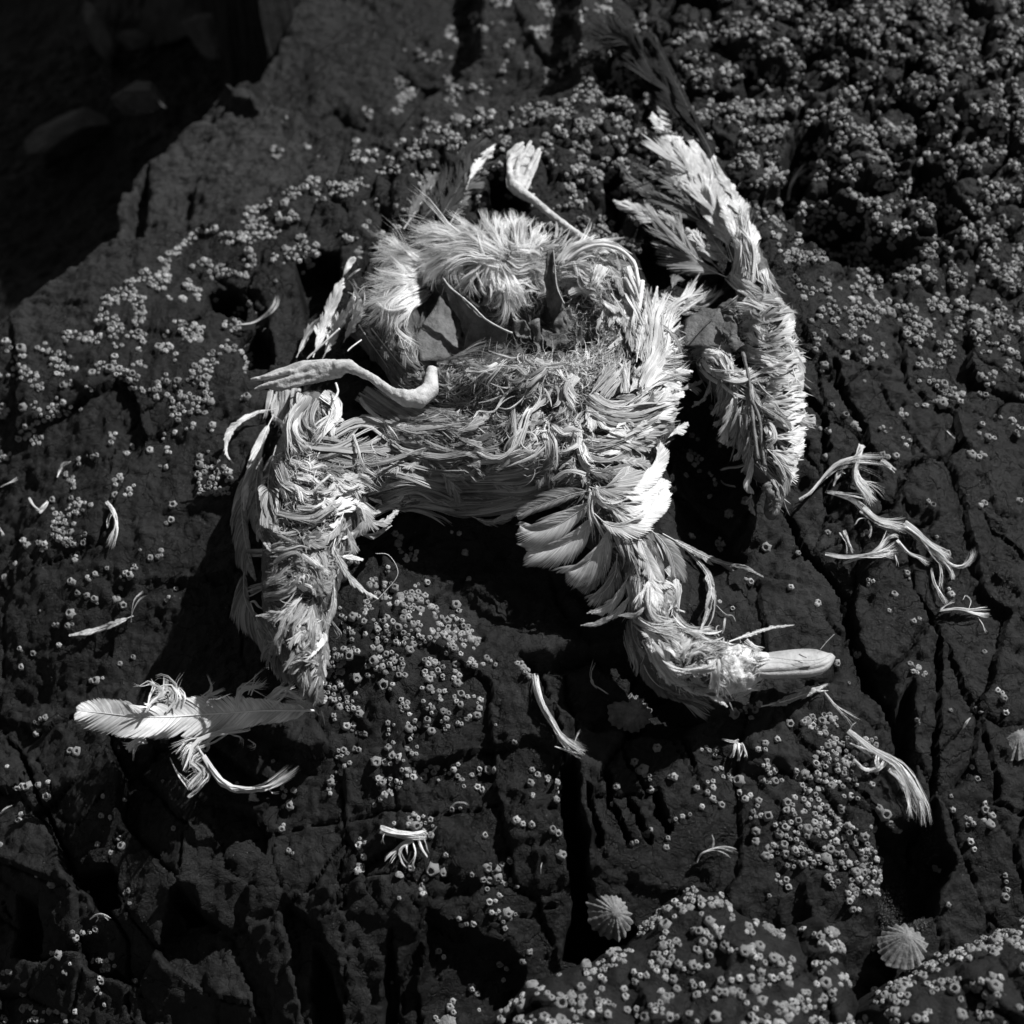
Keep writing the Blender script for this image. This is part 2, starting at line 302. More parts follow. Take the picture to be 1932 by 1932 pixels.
    b3 = n.nodes.new('ShaderNodeBump'); b3.inputs['Strength'].default_value = 1; b3.inputs['Distance'].default_value = .0062; n.links.new(c.outputs[0], b3.inputs['Height']); n.links.new(cb.outputs[0], b3.inputs['Normal']); n.links.new(b3.outputs[0], bp.inputs['Normal'])
M = {}
M['rock'] = mat('rock', .0125, .55, .62, 34, 1., 360, .22, extra=rock_extra, vdist=.0019)

def link(name, verts, faces, m, parent=None, smooth=True, uv=None, loops=None):
    me = bpy.data.meshes.new(name)
    if loops is None: me.from_pydata([tuple(v) for v in verts], [], faces)
    else:
        verts = np.asarray(verts, np.float32); f = np.asarray(faces, np.int32); k = f.shape[1]
        me.vertices.add(len(verts)); me.vertices.foreach_set('co', verts.ravel())
        me.loops.add(f.size); me.loops.foreach_set('vertex_index', f.ravel())
        me.polygons.add(len(f)); me.polygons.foreach_set('loop_start', np.arange(0, f.size, k, dtype=np.int32))
        if uv is not None:
            l = me.uv_layers.new(name='UVMap'); l.data.foreach_set('uv', np.asarray(uv, np.float32)[f.ravel()].ravel())
        me.update(calc_edges=True)
    me.polygons.foreach_set('use_smooth', np.full(len(me.polygons), smooth)); me.materials.append(m)
    me.validate()
    o = bpy.data.objects.new(name, me); C.objects.link(o)
    if parent: o.parent = parent
    return o
def tag(o, label=None, cat=None, group=None, kind=None):
    for k, v in (('label', label), ('category', cat), ('group', group), ('kind', kind)):
        if v: o[k] = v
    return o
def thing(name, loc, label, cat, group=None):
    o = bpy.data.objects.new(name, None); C.objects.link(o); o.location = loc; o.empty_display_size = .02
    return tag(o, label, cat, group)
def gridfaces(nx, ny):
    i = np.arange(nx*ny).reshape(ny, nx); return np.stack([i[:-1, :-1], i[:-1, 1:], i[1:, 1:], i[1:, :-1]], -1).reshape(-1, 4)
ground = link('rock_ground', np.stack([XX, YY, ZZ], -1).reshape(-1, 3), gridfaces(len(GX), len(GY)), M['rock'], loops=1)
ground.data.attributes.new('toned', 'FLOAT', 'POINT').data.foreach_set('value', PAINTED_TONE.astype(np.float32).ravel())  # sun on the slab put into the colour; pit floor set darker
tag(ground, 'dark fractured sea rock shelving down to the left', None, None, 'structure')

# ---------------------------------------------------------------- two nearer boulders
def boulder(name, pts, lowz, rise, wid, seed, label):
    p = np.array(pts, float); w = at(p[:, 0], p[:, 1], -.02)[:, :2]
    jx = XX+.012*noise(XX*14, YY*14, seed)+.004*noise(XX*50, YY*50, seed+1); jy = YY+.012*noise(XX*14, YY*14, seed+2)+.004*noise(XX*50, YY*50, seed+3)
    Z = np.full(XX.shape, -9.); m = (XX > w[:, 0].min()-.03) & (XX < w[:, 0].max()+.03) & (YY > w[:, 1].min()-.03) & (YY < w[:, 1].max()+.03)
    d = np.full(XX.shape, 9.); d[m] = polyd(jx[m], jy[m], w); k = d < .012; x = XX[k]; y = YY[k]; t = np.clip(-d[k]/wid, 0, 1)
    e, dx, dy, a, b, c = voro(x*17+noise(x*20, y*20, seed+9)*.3, y*15, seed+5)
    z = lowz+rise*np.sqrt(t*(2-t))+.018*fbm(x*11, y*11, 4, seed+6)+.30*(dx*(b-.5)+dy*(c-.5))/16*.8+.012*(a-.5)-.010*(1-sstep(0, .06, e))*sstep(.3, .7, b)+.0028*fbm(x*48, y*48, 4, seed+7)
    Z[k] = np.where(d[k] > 0, z-6*d[k], z)
    F = gridfaces(len(GX), len(GY)); F = F[k.ravel()[F].all(1)]; u, inv = np.unique(F, return_inverse=True)
    V = np.stack([XX.ravel()[u], YY.ravel()[u], Z.ravel()[u]], -1)
    o = link(name, V, inv.reshape(F.shape), M['rock'], loops=1); tag(o, label, 'rock')
    return Z
ZA = boulder('boulder', [(800,2120),(830,1950),(890,1905),(990,1850),(1090,1795),(1180,1755),(1262,1668),(1320,1622),(1390,1630),(1425,1700),(1490,1742),(1555,1690),(1600,1712),(1634,1790),(1646,1870),(1600,2050),(1560,2120)], -.105, .125, .09, 300, 'nearer barnacled boulder along the bottom of the view, below the ribbed limpet')
ZB = boulder('boulder', [(1650,2120),(1618,1940),(1628,1885),(1690,1830),(1760,1792),(1830,1755),(1932,1712),(2100,1650),(2250,1900),(2250,2120)], -.11, .125, .07, 340, 'rounded boulder filling the bottom right corner, barnacles along its crest')
ZS = np.maximum(ZZ, np.maximum(ZA, ZB))
def surf(x, y): return bil(x, y, ZS)
def normal(x, y, G=None, e=.003):
    G = ZS if G is None else G
    gx = (bil(x+e, y, G)-bil(x-e, y, G))/(2*e); gy = (bil(x, y+e, G)-bil(x, y-e, G))/(2*e)
    n = np.stack([-gx, -gy, np.ones_like(gx)], -1); return n/np.linalg.norm(n, axis=-1, keepdims=True)

# ---------------------------------------------------------------- barnacles
STROKES = """629,1247,647,1301,24;715,1272,740,1251,18;726,1287,726,1289,12;820,1262,848,1247,20;870,1247,913,1247,15;798,1294,816,1305,10;866,1287,863,1326,14;834,1305,841,1345,15;877,1312,906,1312,12;906,1312,902,1345,12;884,1355,902,1373,13;838,1355,841,1377,12;866,1366,868,1367,7;802,1323,816,1341,12;805,1359,809,1380,11;762,1326,769,1355,18;751,1380,769,1413,20;780,1370,792,1370,8;875,1373,876,1374,8;913,1373,917,1384,9;935,1371,956,1380,11;949,1391,982,1402,9;622,1326,679,1341,14;632,1355,661,1370,14;661,1370,686,1382,12;632,1424,672,1413,12;640,1452,654,1442,15;622,1467,618,1496,11;715,1438,755,1431,14;755,1431,776,1424,9;751,1452,794,1467,12;802,1452,848,1452,14;848,1452,870,1467,11;866,1445,867,1446,8;892,1460,927,1452,15;870,1485,906,1488,10;823,1474,826,1476,8;715,1474,755,1474,12;755,1474,737,1496,12;737,1496,704,1521,11;805,1488,834,1496,11;834,1496,848,1524,10;870,1524,872,1524,6;762,1560,798,1553,19;679,1586,690,1614,15;690,1614,676,1643,11;917,1568,912,1574,6;964,1553,985,1549,15;985,1564,1007,1560,14;1007,1452,1017,1467,9;1000,1481,1002,1484,9;1036,1470,1038,1471,8;1005,1503,1005,1504,6;1050,1481,1050,1520,13;1046,1564,1061,1575,10;1053,1593,1054,1594,8;1057,1615,1057,1616,7;841,1607,842,1610,8;875,1629,876,1630,7;892,1650,893,1650,6;910,1625,928,1640,11;928,1640,960,1622,10;913,1661,914,1663,8;931,1661,956,1661,13;956,1661,971,1676,12;917,1679,918,1680,7;938,1690,940,1690,7;906,1712,928,1701,13;866,1737,888,1744,11;888,1744,902,1733,12;931,1726,971,1726,15;950,1735,945,1769,13;755,1654,766,1658,11;748,1694,749,1695,7;776,1640,777,1642,8;800,1661,798,1690,10;820,1640,834,1650,13;1032,1690,1053,1697,10;829,1793,834,1809,9;996,1793,997,1794,7;983,1816,984,1817,6;946,1816,956,1827,9;946,1845,951,1856,9;740,1852,741,1853,6;890,1868,904,1879,8;852,1892,854,1906,10;902,1906,904,1908,10;816,1913,821,1924,9;1235,1409,1237,1410,9;1194,1438,1212,1434,12;1208,1452,1230,1470,12;1259,1463,1277,1463,11;1225,1488,1235,1486,10;1158,1481,1160,1482,7;1152,1515,1155,1530,7;1226,1567,1180,1603,6;1266,1550,1298,1535,7;1259,1585,1252,1603,11;1226,1672,1228,1673,8;576,1420,590,1438,12;515,1438,518,1436,6;565,1452,566,1453,6;580,1463,582,1464,6;599,1463,600,1464,6;536,1481,540,1499,11;556,1490,558,1494,8;533,1517,534,1518,7;545,1521,546,1522,6;531,1553,531,1562,7;544,1607,551,1614,7;445,1474,446,1475,6;304,1474,305,1475,7;234,1508,235,1510,7;194,1456,195,1458,8;196,1496,198,1512,5;209,1542,212,1546,6;189,1537,190,1538,6;227,1584,230,1600,9;184,1596,185,1597,8;205,1611,207,1612,9;326,1562,327,1562,7;342,1571,344,1571,7;374,1577,376,1578,8;173,1283,198,1280,7;68,1362,94,1352,8;68,1384,68,1395,6;112,1370,113,1371,6;133,1416,148,1416,6;36,1485,54,1478,12;68,1481,70,1482,8;90,1474,91,1475,7;14,1449,16,1450,6;47,1463,48,1464,6;86,1503,87,1504,6;108,1513,109,1514,5;29,1548,40,1539,9;29,1627,31,1628,8;2,1597,4,1629,6;68,1654,72,1650,7;95,1669,96,1670,9;241,1676,238,1684,7;104,1726,102,1765,4;133,1748,136,1754,11;180,1753,144,1769,5;100,1798,119,1798,10;94,1816,104,1823,10;137,1816,158,1809,12;176,1812,212,1809,13;187,1827,216,1820,11;7,1837,18,1832,7;158,1852,187,1848,12;176,1863,185,1877,10;151,1873,151,1888,8;144,1902,139,1913,8;256,1854,258,1856,8;194,1895,196,1896,8;40,1874,42,1875,7;40,1902,115,1913,10;115,1913,126,1927,9;47,1927,79,1927,9;7,1924,9,1925,12;425,1775,426,1776,6;
1380,1344,1431,1334,13;1391,1356,1420,1356,10;1323,1409,1348,1420,12;1431,1420,1467,1388,12;1445,1442,1456,1452,16;1355,1452,1373,1467,13;1373,1467,1402,1467,12;1341,1474,1344,1484,13;1319,1488,1362,1517,11;1322,1520,1326,1520,9;1391,1496,1431,1514,16;1409,1535,1452,1546,16;1452,1546,1420,1582,15;1478,1510,1481,1524,13;1438,1474,1481,1467,12;1524,1362,1571,1355,18;1546,1380,1571,1398,20;1535,1409,1546,1452,17;1560,1416,1632,1460,24;1485,1362,1510,1406,6;1496,1460,1546,1467,14;1517,1485,1546,1517,24;1546,1517,1575,1520,20;1546,1542,1560,1571,22;1560,1571,1596,1582,20;1596,1582,1625,1618,20;1625,1618,1643,1668,20;1586,1467,1596,1496,14;1596,1496,1614,1503,12;1575,1535,1593,1560,16;1633,1510,1636,1512,7;1647,1517,1675,1550,11;1675,1550,1697,1567,8;1629,1550,1631,1552,8;1647,1560,1651,1561,8;1470,1567,1488,1589,20;1488,1589,1531,1575,20;1531,1575,1503,1614,22;1503,1614,1542,1618,18;1441,1625,1467,1596,14;1467,1657,1488,1668,14;1452,1690,1462,1690,9;1560,1603,1567,1661,18;1567,1661,1596,1686,16;1600,1690,1621,1722,15;
1722,1258,1740,1272,15;1763,1264,1765,1266,6;1582,1254,1584,1256,8;1596,1283,1600,1290,12;1880,1305,1895,1312,12;1909,1286,1911,1288,6;1834,1341,1850,1343,8;1874,1341,1876,1342,7;1895,1344,1896,1345,7;1809,1341,1812,1342,6;1794,1337,1795,1338,6;1730,1358,1732,1362,7;1827,1550,1856,1542,18;1856,1520,1874,1560,13;1834,1589,1836,1600,13;1794,1503,1795,1504,8;1794,1524,1795,1525,8;1834,1467,1848,1478,9;1834,1448,1836,1450,7;1765,1636,1770,1640,12;1787,1690,1786,1702,14;1892,1654,1894,1658,12;1899,1683,1900,1694,11;1856,1625,1860,1625,8;
1636,719,1640,722,18;1636,683,1650,694,12;1668,647,1672,648,14;1586,744,1588,745,9;1593,773,1597,776,16;1571,768,1572,769,7;1539,654,1550,697,9;1563,812,1564,813,8;1549,808,1552,812,8;1611,805,1616,812,15;1665,812,1679,805,12;1701,780,1704,782,15;1708,827,1712,835,14;1733,762,1769,755,13;1769,755,1805,755,14;1748,697,1760,702,20;1769,650,1773,652,12;1834,852,1850,860,13;1805,906,1807,908,8;1755,946,1756,956,8;1445,1025,1443,1036,12;1409,1093,1416,1093,10;1359,1133,1361,1135,8;1380,1145,1382,1146,7;1632,1007,1640,1010,14;1560,1007,1562,1014,9;1505,1039,1507,1040,9;1769,1018,1773,1020,12;1791,1042,1793,1043,8;1632,1100,1642,1096,13;1712,1086,1712,1104,12;1686,1122,1690,1126,16;1672,1151,1674,1154,11;1715,1172,1731,1170,9;1593,1133,1593,1158,6;1539,1136,1540,1137,6;1490,1108,1491,1109,5;1614,1230,1618,1232,13;1658,1227,1660,1240,14;1687,1190,1688,1196,7;1791,1115,1792,1120,8;1856,1230,1857,1231,6;1920,942,1921,943,8;1852,950,1853,952,7;1554,862,1556,880,6;1668,860,1672,862,9;1687,858,1690,858,8;1546,1068,1550,1070,6;
708,1157,737,1121,22;737,1121,773,1133,22;713,1176,720,1180,18;761,1186,795,1181,25;737,1210,773,1222,25;713,1253,744,1244,24;732,1292,735,1294,17;651,1256,627,1244,24;629,1277,641,1282,22;655,1299,657,1302,14;670,1232,671,1233,8;821,1186,869,1186,24;869,1186,881,1234,24;821,1256,826,1258,18;857,1145,862,1148,14;804,1294,806,1296,13;864,1294,866,1296,11;640,1150,660,1200,12;920,1240,930,1250,16;980,1250,1000,1275,9;1012,1310,1016,1320,9;
360,748,366,752,32;288,737,292,745,14;342,787,348,790,22;461,751,468,754,14;439,726,440,727,10;472,769,476,771,8;212,820,209,852,16;252,841,254,842,11;238,856,240,857,11;281,848,284,850,13;317,848,320,850,13;310,823,312,824,12;331,816,333,817,8;400,798,398,808,11;169,863,176,858,18;148,870,150,872,12;130,892,137,917,14;220,906,224,908,18;214,934,216,936,8;252,921,238,932,10;302,877,312,878,11;378,865,384,866,10;393,855,394,856,7;339,870,340,871,7;400,895,408,905,28;376,912,377,918,10;419,928,420,929,6;324,960,328,955,11;313,985,320,980,11;353,955,355,966,9;122,964,137,1007,24;173,949,174,950,10;108,978,110,980,10;72,1028,80,1032,17;47,1024,48,1025,10;22,1064,26,1068,12;4,1085,5,1090,8;144,1046,148,1056,18;133,1097,136,1099,10;158,1093,176,1082,13;155,1118,190,1122,12;180,1134,181,1138,9;200,1067,201,1068,6;234,1090,252,1072,14;227,1111,229,1113,8;288,1053,302,1043,12;267,1038,268,1039,6;223,1136,226,1140,14;317,1130,320,1126,7;328,1111,329,1112,5;133,1151,134,1155,9;133,1180,137,1183,12;68,1183,72,1185,13;104,1176,106,1178,8;76,1155,94,1152,7;119,1130,120,1131,6;148,1119,149,1120,7;36,1223,40,1226,8;58,1230,60,1232,7;86,1234,88,1235,11;112,1216,114,1212,10;36,1255,37,1256,6;227,1248,228,1250,6;250,1240,251,1241,5;14,1104,15,1106,8"""
st = np.array([[float(v) for v in q.split(',')] for q in STROKES.replace('\n', '').split(';') if q.strip()])
FIELDS = [ # outline, density, clump size
 ([(-200,760),(0,690),(60,640),(140,620),(200,560),(330,470),(470,400),(500,430),(620,440),(600,500),(520,540),(480,620),(470,700),(400,720),(330,760),(200,720),(140,780),(60,840),(-200,960)], .62),
 ([(190,560),(330,460),(470,395),(640,300),(900,212),(1090,168),(1120,200),(900,260),(660,350),(480,450),(340,520),(210,610)], .78),
 ([(760,100),(1000,-40),(1180,-60),(1240,140),(1060,165),(880,205),(760,250),(660,240)], .50),
 ([(480,190),(560,150),(660,230),(760,250),(640,290),(560,330),(480,330)], .14),
 ([(1060,165),(1240,120),(1400,-80),(2050,-80),(2050,700),(1700,640),(1540,600),(1480,500),(1420,380),(1330,260),(1280,330),(1260,480),(1110,480),(1060,300)], .80),
 ([(640,340),(900,250),(1060,220),(1110,470),(1000,440),(900,420),(700,470),(640,500)], .55),
 ([(1500,520),(1932,600),(2050,640),(2050,900),(1850,830),(1700,640),(1640,740),(1540,700)], .42),
 ([(0,860),(120,780),(140,640),(0,640)], .25), ([(1850,640),(2100,640),(2100,1100),(1850,980)], .16),
 ([(640,1010),(880,1000),(900,1180),(680,1240),(620,1130)], .40), ([(1270,780),(1400,760),(1420,1020),(1290,1050)], .30)]
def cand_density(px, py):
    d = np.zeros(px.shape)
    for x1, y1, x2, y2, w in st:
        m = (px > min(x1, x2)-w) & (px < max(x1, x2)+w) & (py > min(y1, y2)-w) & (py < max(y1, y2)+w)
        if m.any():
            q, _ = segd(px[m], py[m], np.array([(x1, y1), (x2+.5, y2+.5)])); d[m] = np.maximum(d[m], (q < max(w*.5, 3.6)*.98)*1.)
    nn = noise(px/46, py/38, 400)+.55*noise(px/19, py/17, 401)
    d = d*(nn > -.22)
    for pts, k in FIELDS:
        q = polyd(px+14*noise(px/60, py/60, 402), py+14*noise(px/60, py/60, 403), np.array(pts, float))
        d = np.maximum(d, (q < 0)*(nn > (.5-k)*1.15+.34))
    return d
N = 200000
cx = rng.uniform(-120, 2050, N); cy = rng.uniform(-100, 2050, N); dn = cand_density(cx, cy)
keep = dn > .5; cx, cy = cx[keep], cy[keep]
hp = hit(cx, cy, bil); ok = ~np.isnan(hp[:, 0]) & (hp[:, 2] > -.45); hp = hp[ok]
fx = rng.uniform(600, 2250, 26000); fy = rng.uniform(1590, 2150, 26000)
q1 = hit(fx, fy, surf); za = bil(q1[:, 0], q1[:, 1], np.maximum(ZA, ZB)); on = za > bil(q1[:, 0], q1[:, 1])+.002
q1, fx, fy = q1[on], fx[on], fy[on]; nn = noise(fx/44, fy/40, 410)+.6*noise(fx/18, fy/18, 411)
dens = np.where(fx > 1650, .20, .13); crest = (fx > 1650) & ((fy-(1712+(1932-fx)*.52)) < 40)
q1 = q1[(nn > dens) | crest]
def poisson(P, rad):
    cell = {}; out = []; g = rad.max()
    for i in range(len(P)):
        x, y, z = P[i]; r = rad[i]; a, b = int(x//g), int(y//g); bad = False
        for u in (a-1, a, a+1):
            for v in (b-1, b, b+1):
                for j in cell.get((u, v), ()):
                    q = P[j]; 
                    if (q[0]-x)**2+(q[1]-y)**2+(q[2]-z)**2 < ((r+rad[j])*.375)**2: bad = True; break
                if bad: break
            if bad: break
        if not bad: cell.setdefault((a, b), []).append(i); out.append(i)
    return np.array(out)
allp = np.vstack([hp, q1]); rad = .0030*np.exp(rng.normal(0, .30, len(allp))); rad = np.clip(rad, .0016, .0060)
rad[len(hp):] *= 1.1
sel = poisson(allp, rad*2); bp_ = allp[sel]; br = rad[sel]
LM = [(720,1230,'pale barnacle in the patch between the left wing and the belly shadow',0),(640,1360,'pale barnacle just right of the left wing tip',0),(860,1330,'pale barnacle in the clusters left of the curved white quill',0),(840,1460,'pale barnacle in the row along the ledge below the carcass',0),
 (720,1490,'pale barnacle in the broken ring left of the ledge',0),(780,1640,'pale barnacle near the torn feather with looped barbs',0),(930,1650,'pale barnacle in the straggling chain down the middle rock',0),(950,1740,'pale barnacle in the clump above the slanting dark face',0),(1030,1560,'pale barnacle beside the black vertical crevice',0),(860,1880,'pale barnacle near the limpet at the bottom edge',0),
 (560,1470,'pale barnacle right of the curved plume stem',0),(220,1550,'pale barnacle on the flagstone edge low on the left',0),(60,1420,'pale barnacle near the left edge below the long feather',0),(190,1820,'pale barnacle in the cluster above the bottom left corner',0),(60,1910,'pale barnacle in the bottom left corner',0),(360,1570,'pale barnacle on the bare rock below the plume stem',0),
 (110,1010,'pale barnacle in the column beside the left edge',0),(250,1080,'pale barnacle on the slope left of the wing shadow',0),(420,800,'pale barnacle between the left foot and the curled feather',0),(1220,1450,'pale barnacle on the columnar blocks right of the crevice',0),(1250,1580,'pale barnacle along the edge below the columnar blocks',0),(1400,1350,'pale barnacle on the hump under the head shadow',0),
 (1400,1480,'pale barnacle in the clusters below the ragged petal tuft',0),(1560,1400,'pale barnacle in the dense patch below the beak',0),(1590,1500,'pale barnacle along the ridge left of the lacy feather',0),(1500,1600,'pale barnacle on the slab above the near boulder',0),(1640,1600,'pale barnacle low on the ridge beside the gully',0),(1740,1270,'pale barnacle right of the long beak side crack',0),(1860,1550,'pale barnacle near the right edge beyond the gully',0),(1640,1110,'pale barnacle under the tangled scrap of plumage',0),(1650,740,'pale barnacle on the blocks right of the right wing',0),(1780,1690,'pale barnacle in the shaded gully by the right limpet',0),
 (1300,1680,'pale barnacle on the crest of the nearer boulder',1),(1150,1790,'pale barnacle on the left shoulder of the nearer boulder',1),(1400,1850,'pale barnacle on the face of the nearer boulder',1),(1000,1890,'pale barnacle low at the left foot of the nearer boulder',1),(1580,1800,'pale barnacle on the right end of the nearer boulder',1),
 (1850,1760,'pale barnacle along the crest of the corner boulder',2),(1700,1880,'pale barnacle on the left side of the corner boulder',2),(1870,1880,'pale barnacle on the face of the corner boulder',2)]
OFF = {0: 0, 1: sum(l[3] < 1 for l in LM), 2: sum(l[3] < 2 for l in LM), 3: sum(l[3] < 2 for l in LM)}
def barnacle_shape(k, seg=12):
    q = np.random.default_rng(700+k); th = np.arange(seg)/seg*2*np.pi
    hgt = q.uniform(.55, .95); op = q.uniform(.22, .46); lean = q.normal(0, .10, 2)
    rib = 1+.11*np.where(np.arange(seg) % 2, 1, -1)*q.uniform(.5, 1.1, seg)+.07*q.normal(0, 1, seg)
    prof = [(1.0, -.18, 1), (.93, .12, 1), (.78, .62, .7), (op+.13, 1.0, .35), (op, .96, .3), (op*.86, .42, .1)]
    V = []
    tooth = q.uniform(-.26, .12, seg)*(q.random(seg) < .6)
    for r, z, w in prof:
        rr = r*(1+(rib-1)*w); zz = z*hgt+(tooth if .9 < z else 0)
        oval = 1+.10*np.cos(2*th+q.uniform(0, .1))
        V.append(np.stack([rr*oval*np.cos(th)+lean[0]*z, rr/oval*np.sin(th)+lean[1]*z, np.broadcast_to(zz, th.shape)], -1))
    n = len(prof); V = np.vstack(V); sl = q.uniform(0, 1)
    if q.random() < .6: V = np.vstack([V, [[lean[0]*.5, lean[1]*.5, hgt*(.40+.2*sl)]]])     # valves closed in the mouth
    else: V = np.vstack([V, [[lean[0]*.5, lean[1]*.5, -.05]]])                                # an empty shell
    F = []
    for a in range(n-1):
        for i in range(seg): F.append((a*seg+i, a*seg+(i+1) % seg, (a+1)*seg+(i+1) % seg, (a+1)*seg+i))
    T = [((n-1)*seg+i, (n-1)*seg+(i+1) % seg, n*seg) for i in range(seg)]
    return V, F, T
def rough_bits(m, n, b, tc, rp, bp):
    ob = n.nodes.new('ShaderNodeTexNoise'); ob.inputs['Scale'].default_value = 90; n.links.new(tc.outputs['Object'], ob.inputs['Vector'])
def dingy(m, n, b, tc, rp, bp):
    ge = n.nodes.new('ShaderNodeNewGeometry'); r = n.nodes.new('ShaderNodeMapRange'); r.inputs[3].default_value = .55; r.inputs[4].default_value = 1.3; n.links.new(ge.outputs['Random Per Island'], r.inputs[0])
    v = n.nodes.new('ShaderNodeVectorMath'); v.operation = 'SCALE'; n.links.new(rp.outputs[0], v.inputs[0]); n.links.new(r.outputs[0], v.inputs['Scale']); n.links.new(v.outputs[0], b.inputs['Base Color'])
M['barnacle'] = mat('barnacle_shell', .27, .8, .5, 190, 1, 800, .2, vdist=.001, extra=dingy)
M['shell'] = mat('shell', .18, .75, .6, 110, 1, 420, .25, vdist=.0018)
VAR = [barnacle_shape(k) for k in range(14)]
SV = np.stack([v[0] for v in VAR]); Q = np.array(VAR[0][1]); T3 = np.array(VAR[0][2]); nv = SV.shape[1]
nb = normal(bp_[:, 0], bp_[:, 1]); nb = nb*.75+np.array([0, -.05, .45])*.6; nb /= np.linalg.norm(nb, axis=1, keepdims=True)
def frame(n, ang):
    a = np.stack([np.cos(ang), np.sin(ang), 0*ang], -1); t = a-n*(a*n).sum(-1, keepdims=True); t /= np.linalg.norm(t, axis=-1, keepdims=True)
    return t, np.cross(n, t)
ang = rng.uniform(0, 6.28, len(bp_)); tt, uu = frame(nb, ang); vi = rng.integers(0, 14, len(bp_))
d0 = bp_-CAM; depth = d0@FWD; size = br/depth; pxx = 966+d0[:, 0]/depth/HALF*966; pyy = 966-(d0@UP)/depth/HALF*966
vis = (pxx > 0) & (pxx < 1932) & (pyy > 0) & (pyy < 1932) & ~((pxx > 520) & (pxx < 1400) & (pyy > 480) & (pyy < 1000))
order = np.argsort(-(size*vis)); single = order[:300]; rest = order[300:]
meshes = []
for k in range(14):
    me = bpy.data.meshes.new('barnacle'); me.from_pydata([tuple(v) for v in SV[k]], [], [tuple(f) for f in VAR[k][1]]+[tuple(f) for f in VAR[k][2]])
    me.polygons.foreach_set('use_smooth', [True]*len(me.polygons)); me.materials.append(M['barnacle']); meshes.append(me)
from mathutils import Matrix
zA = bil(bp_[:, 0], bp_[:, 1], ZA) > bil(bp_[:, 0], bp_[:, 1]); zB = bil(bp_[:, 0], bp_[:, 1], ZB) > bil(bp_[:, 0], bp_[:, 1]); zA &= ~zB
for i in single:
    o = bpy.data.objects.new('barnacle', meshes[vi[i]]); C.objects.link(o); r = br[i]
    o.matrix_world = Matrix([[tt[i][j]*r, uu[i][j]*r, nb[i][j]*r, bp_[i][j]] for j in range(3)]+[[0, 0, 0, 1]])
    sz = 'large' if r > .0047 else 'middling' if r > .0036 else 'small'
    tag(o, sz+' '+LM[int(np.argmin([math.hypot(pxx[i]-l[0], pyy[i]-l[1]) for l in LM if l[3] == int(zA[i]+2*zB[i])]))+OFF[int(zA[i]+2*zB[i])]][2], 'barnacle', 'barnacles '+LM[int(np.argmin([math.hypot(pxx[i]-l[0], pyy[i]-l[1]) for l in LM if l[3] == int(zA[i]+2*zB[i])]))+OFF[int(zA[i]+2*zB[i])]][2].split(' ', 2)[2])
def bake(idx):
    v = SV[vi[idx]]*br[idx][:, None, None]
    P = bp_[idx][:, None]+v[..., :1]*tt[idx][:, None]+v[..., 1:2]*uu[idx][:, None]+v[..., 2:]*nb[idx][:, None]
    off = (np.arange(len(idx))*nv)[:, None, None]
    q = (Q[None]+off).reshape(-1, 4); t = (T3[None]+off).reshape(-1, 3)
    return P.reshape(-1, 3), q, t
V_, q_, t_ = bake(rest)
me = bpy.data.meshes.new('barnacles'); me.vertices.add(len(V_)); me.vertices.foreach_set('co', V_.astype(np.float32).ravel())
me.loops.add(q_.size+t_.size); me.loops.foreach_set('vertex_index', np.concatenate([q_.ravel(), t_.ravel()]).astype(np.int32))
me.polygons.add(len(q_)+len(t_)); me.polygons.foreach_set('loop_start', np.concatenate([np.arange(0, q_.size, 4), q_.size+np.arange(0, t_.size, 3)]).astype(np.int32))
me.update(calc_edges=True); me.polygons.foreach_set('use_smooth', [True]*len(me.polygons)); me.materials.append(M['barnacle'])
o = bpy.data.objects.new('barnacles', me); C.objects.link(o); tag(o, 'thousands of small pale barnacles crusting the dark rock', 'barnacles', None, 'stuff')
print('barnacles', len(bp_))

# ---------------------------------------------------------------- limpets and winkles
def limpet(px, py, wid, elong, ht, rot, tilt, label, dark=1., ribs=19, z=None):
    p = hit(px, py, surf)[0] if z is None else at(px, py, z); n = normal(np.array([p[0]]), np.array([p[1]]), None, .015)[0]; n = n*.4+np.array([0, 0, .6]); n += np.array(tilt); n /= np.linalg.norm(n)
    t, u = frame(n[None], np.array([rot])); t, u = t[0], u[0]; seg = ribs*4; th = np.arange(seg)/seg*2*np.pi; V = []; rings = 14
    q = np.random.default_rng(int(px)); q0 = q.uniform(0, 6); ampl = np.convolve(np.r_[1, q.uniform(.2, 1.7, seg), 1], [.25, .5, .25], 'valid')[:seg]; th = th+.05*np.sin(th*3+q.uniform(0, 6))+.03*np.sin(th*7+q.uniform(0, 6))
    for j in range(rings+1):
        s = 1-j/rings; rb = ampl*.075*np.cos(th*ribs)*s**.8; zz = ht*(1-s**1.35)+.018*np.sin(j*2.1+q.uniform(0, 2))*ht
        r = s*wid*(1+rb*.9+.05*np.cos(th*2+q0)+.035*np.cos(th*5+1)+.02*np.cos(th*9+q0)); off = .22*wid*(1-s)
        V.append(p+t*(r*np.cos(th)*elong+off)[:, None]+u*(r*np.sin(th))[:, None]+n*(zz+ht*.09*rb/.075*s)[:, None]-n*.002)
    V.append((V[-1].mean(0)+n*ht*.02)[None]); nr = rings+1; V = np.vstack(V)
    F = [(a*seg+i, a*seg+(i+1) % seg, (a+1)*seg+(i+1) % seg, (a+1)*seg+i) for a in range(nr-1) for i in range(seg)]+[((nr-1)*seg+i, (nr-1)*seg+(i+1) % seg, nr*seg) for i in range(seg)]
    o = link('limpet', V, F, M['shell']); tag(o, label, 'limpet'); return o
limpet(1152, 1718, .0215, 1.15, .019, math.radians(-60), (.34, .16, 0), 'large pale ribbed limpet shell in the dark crevice above the near boulder')
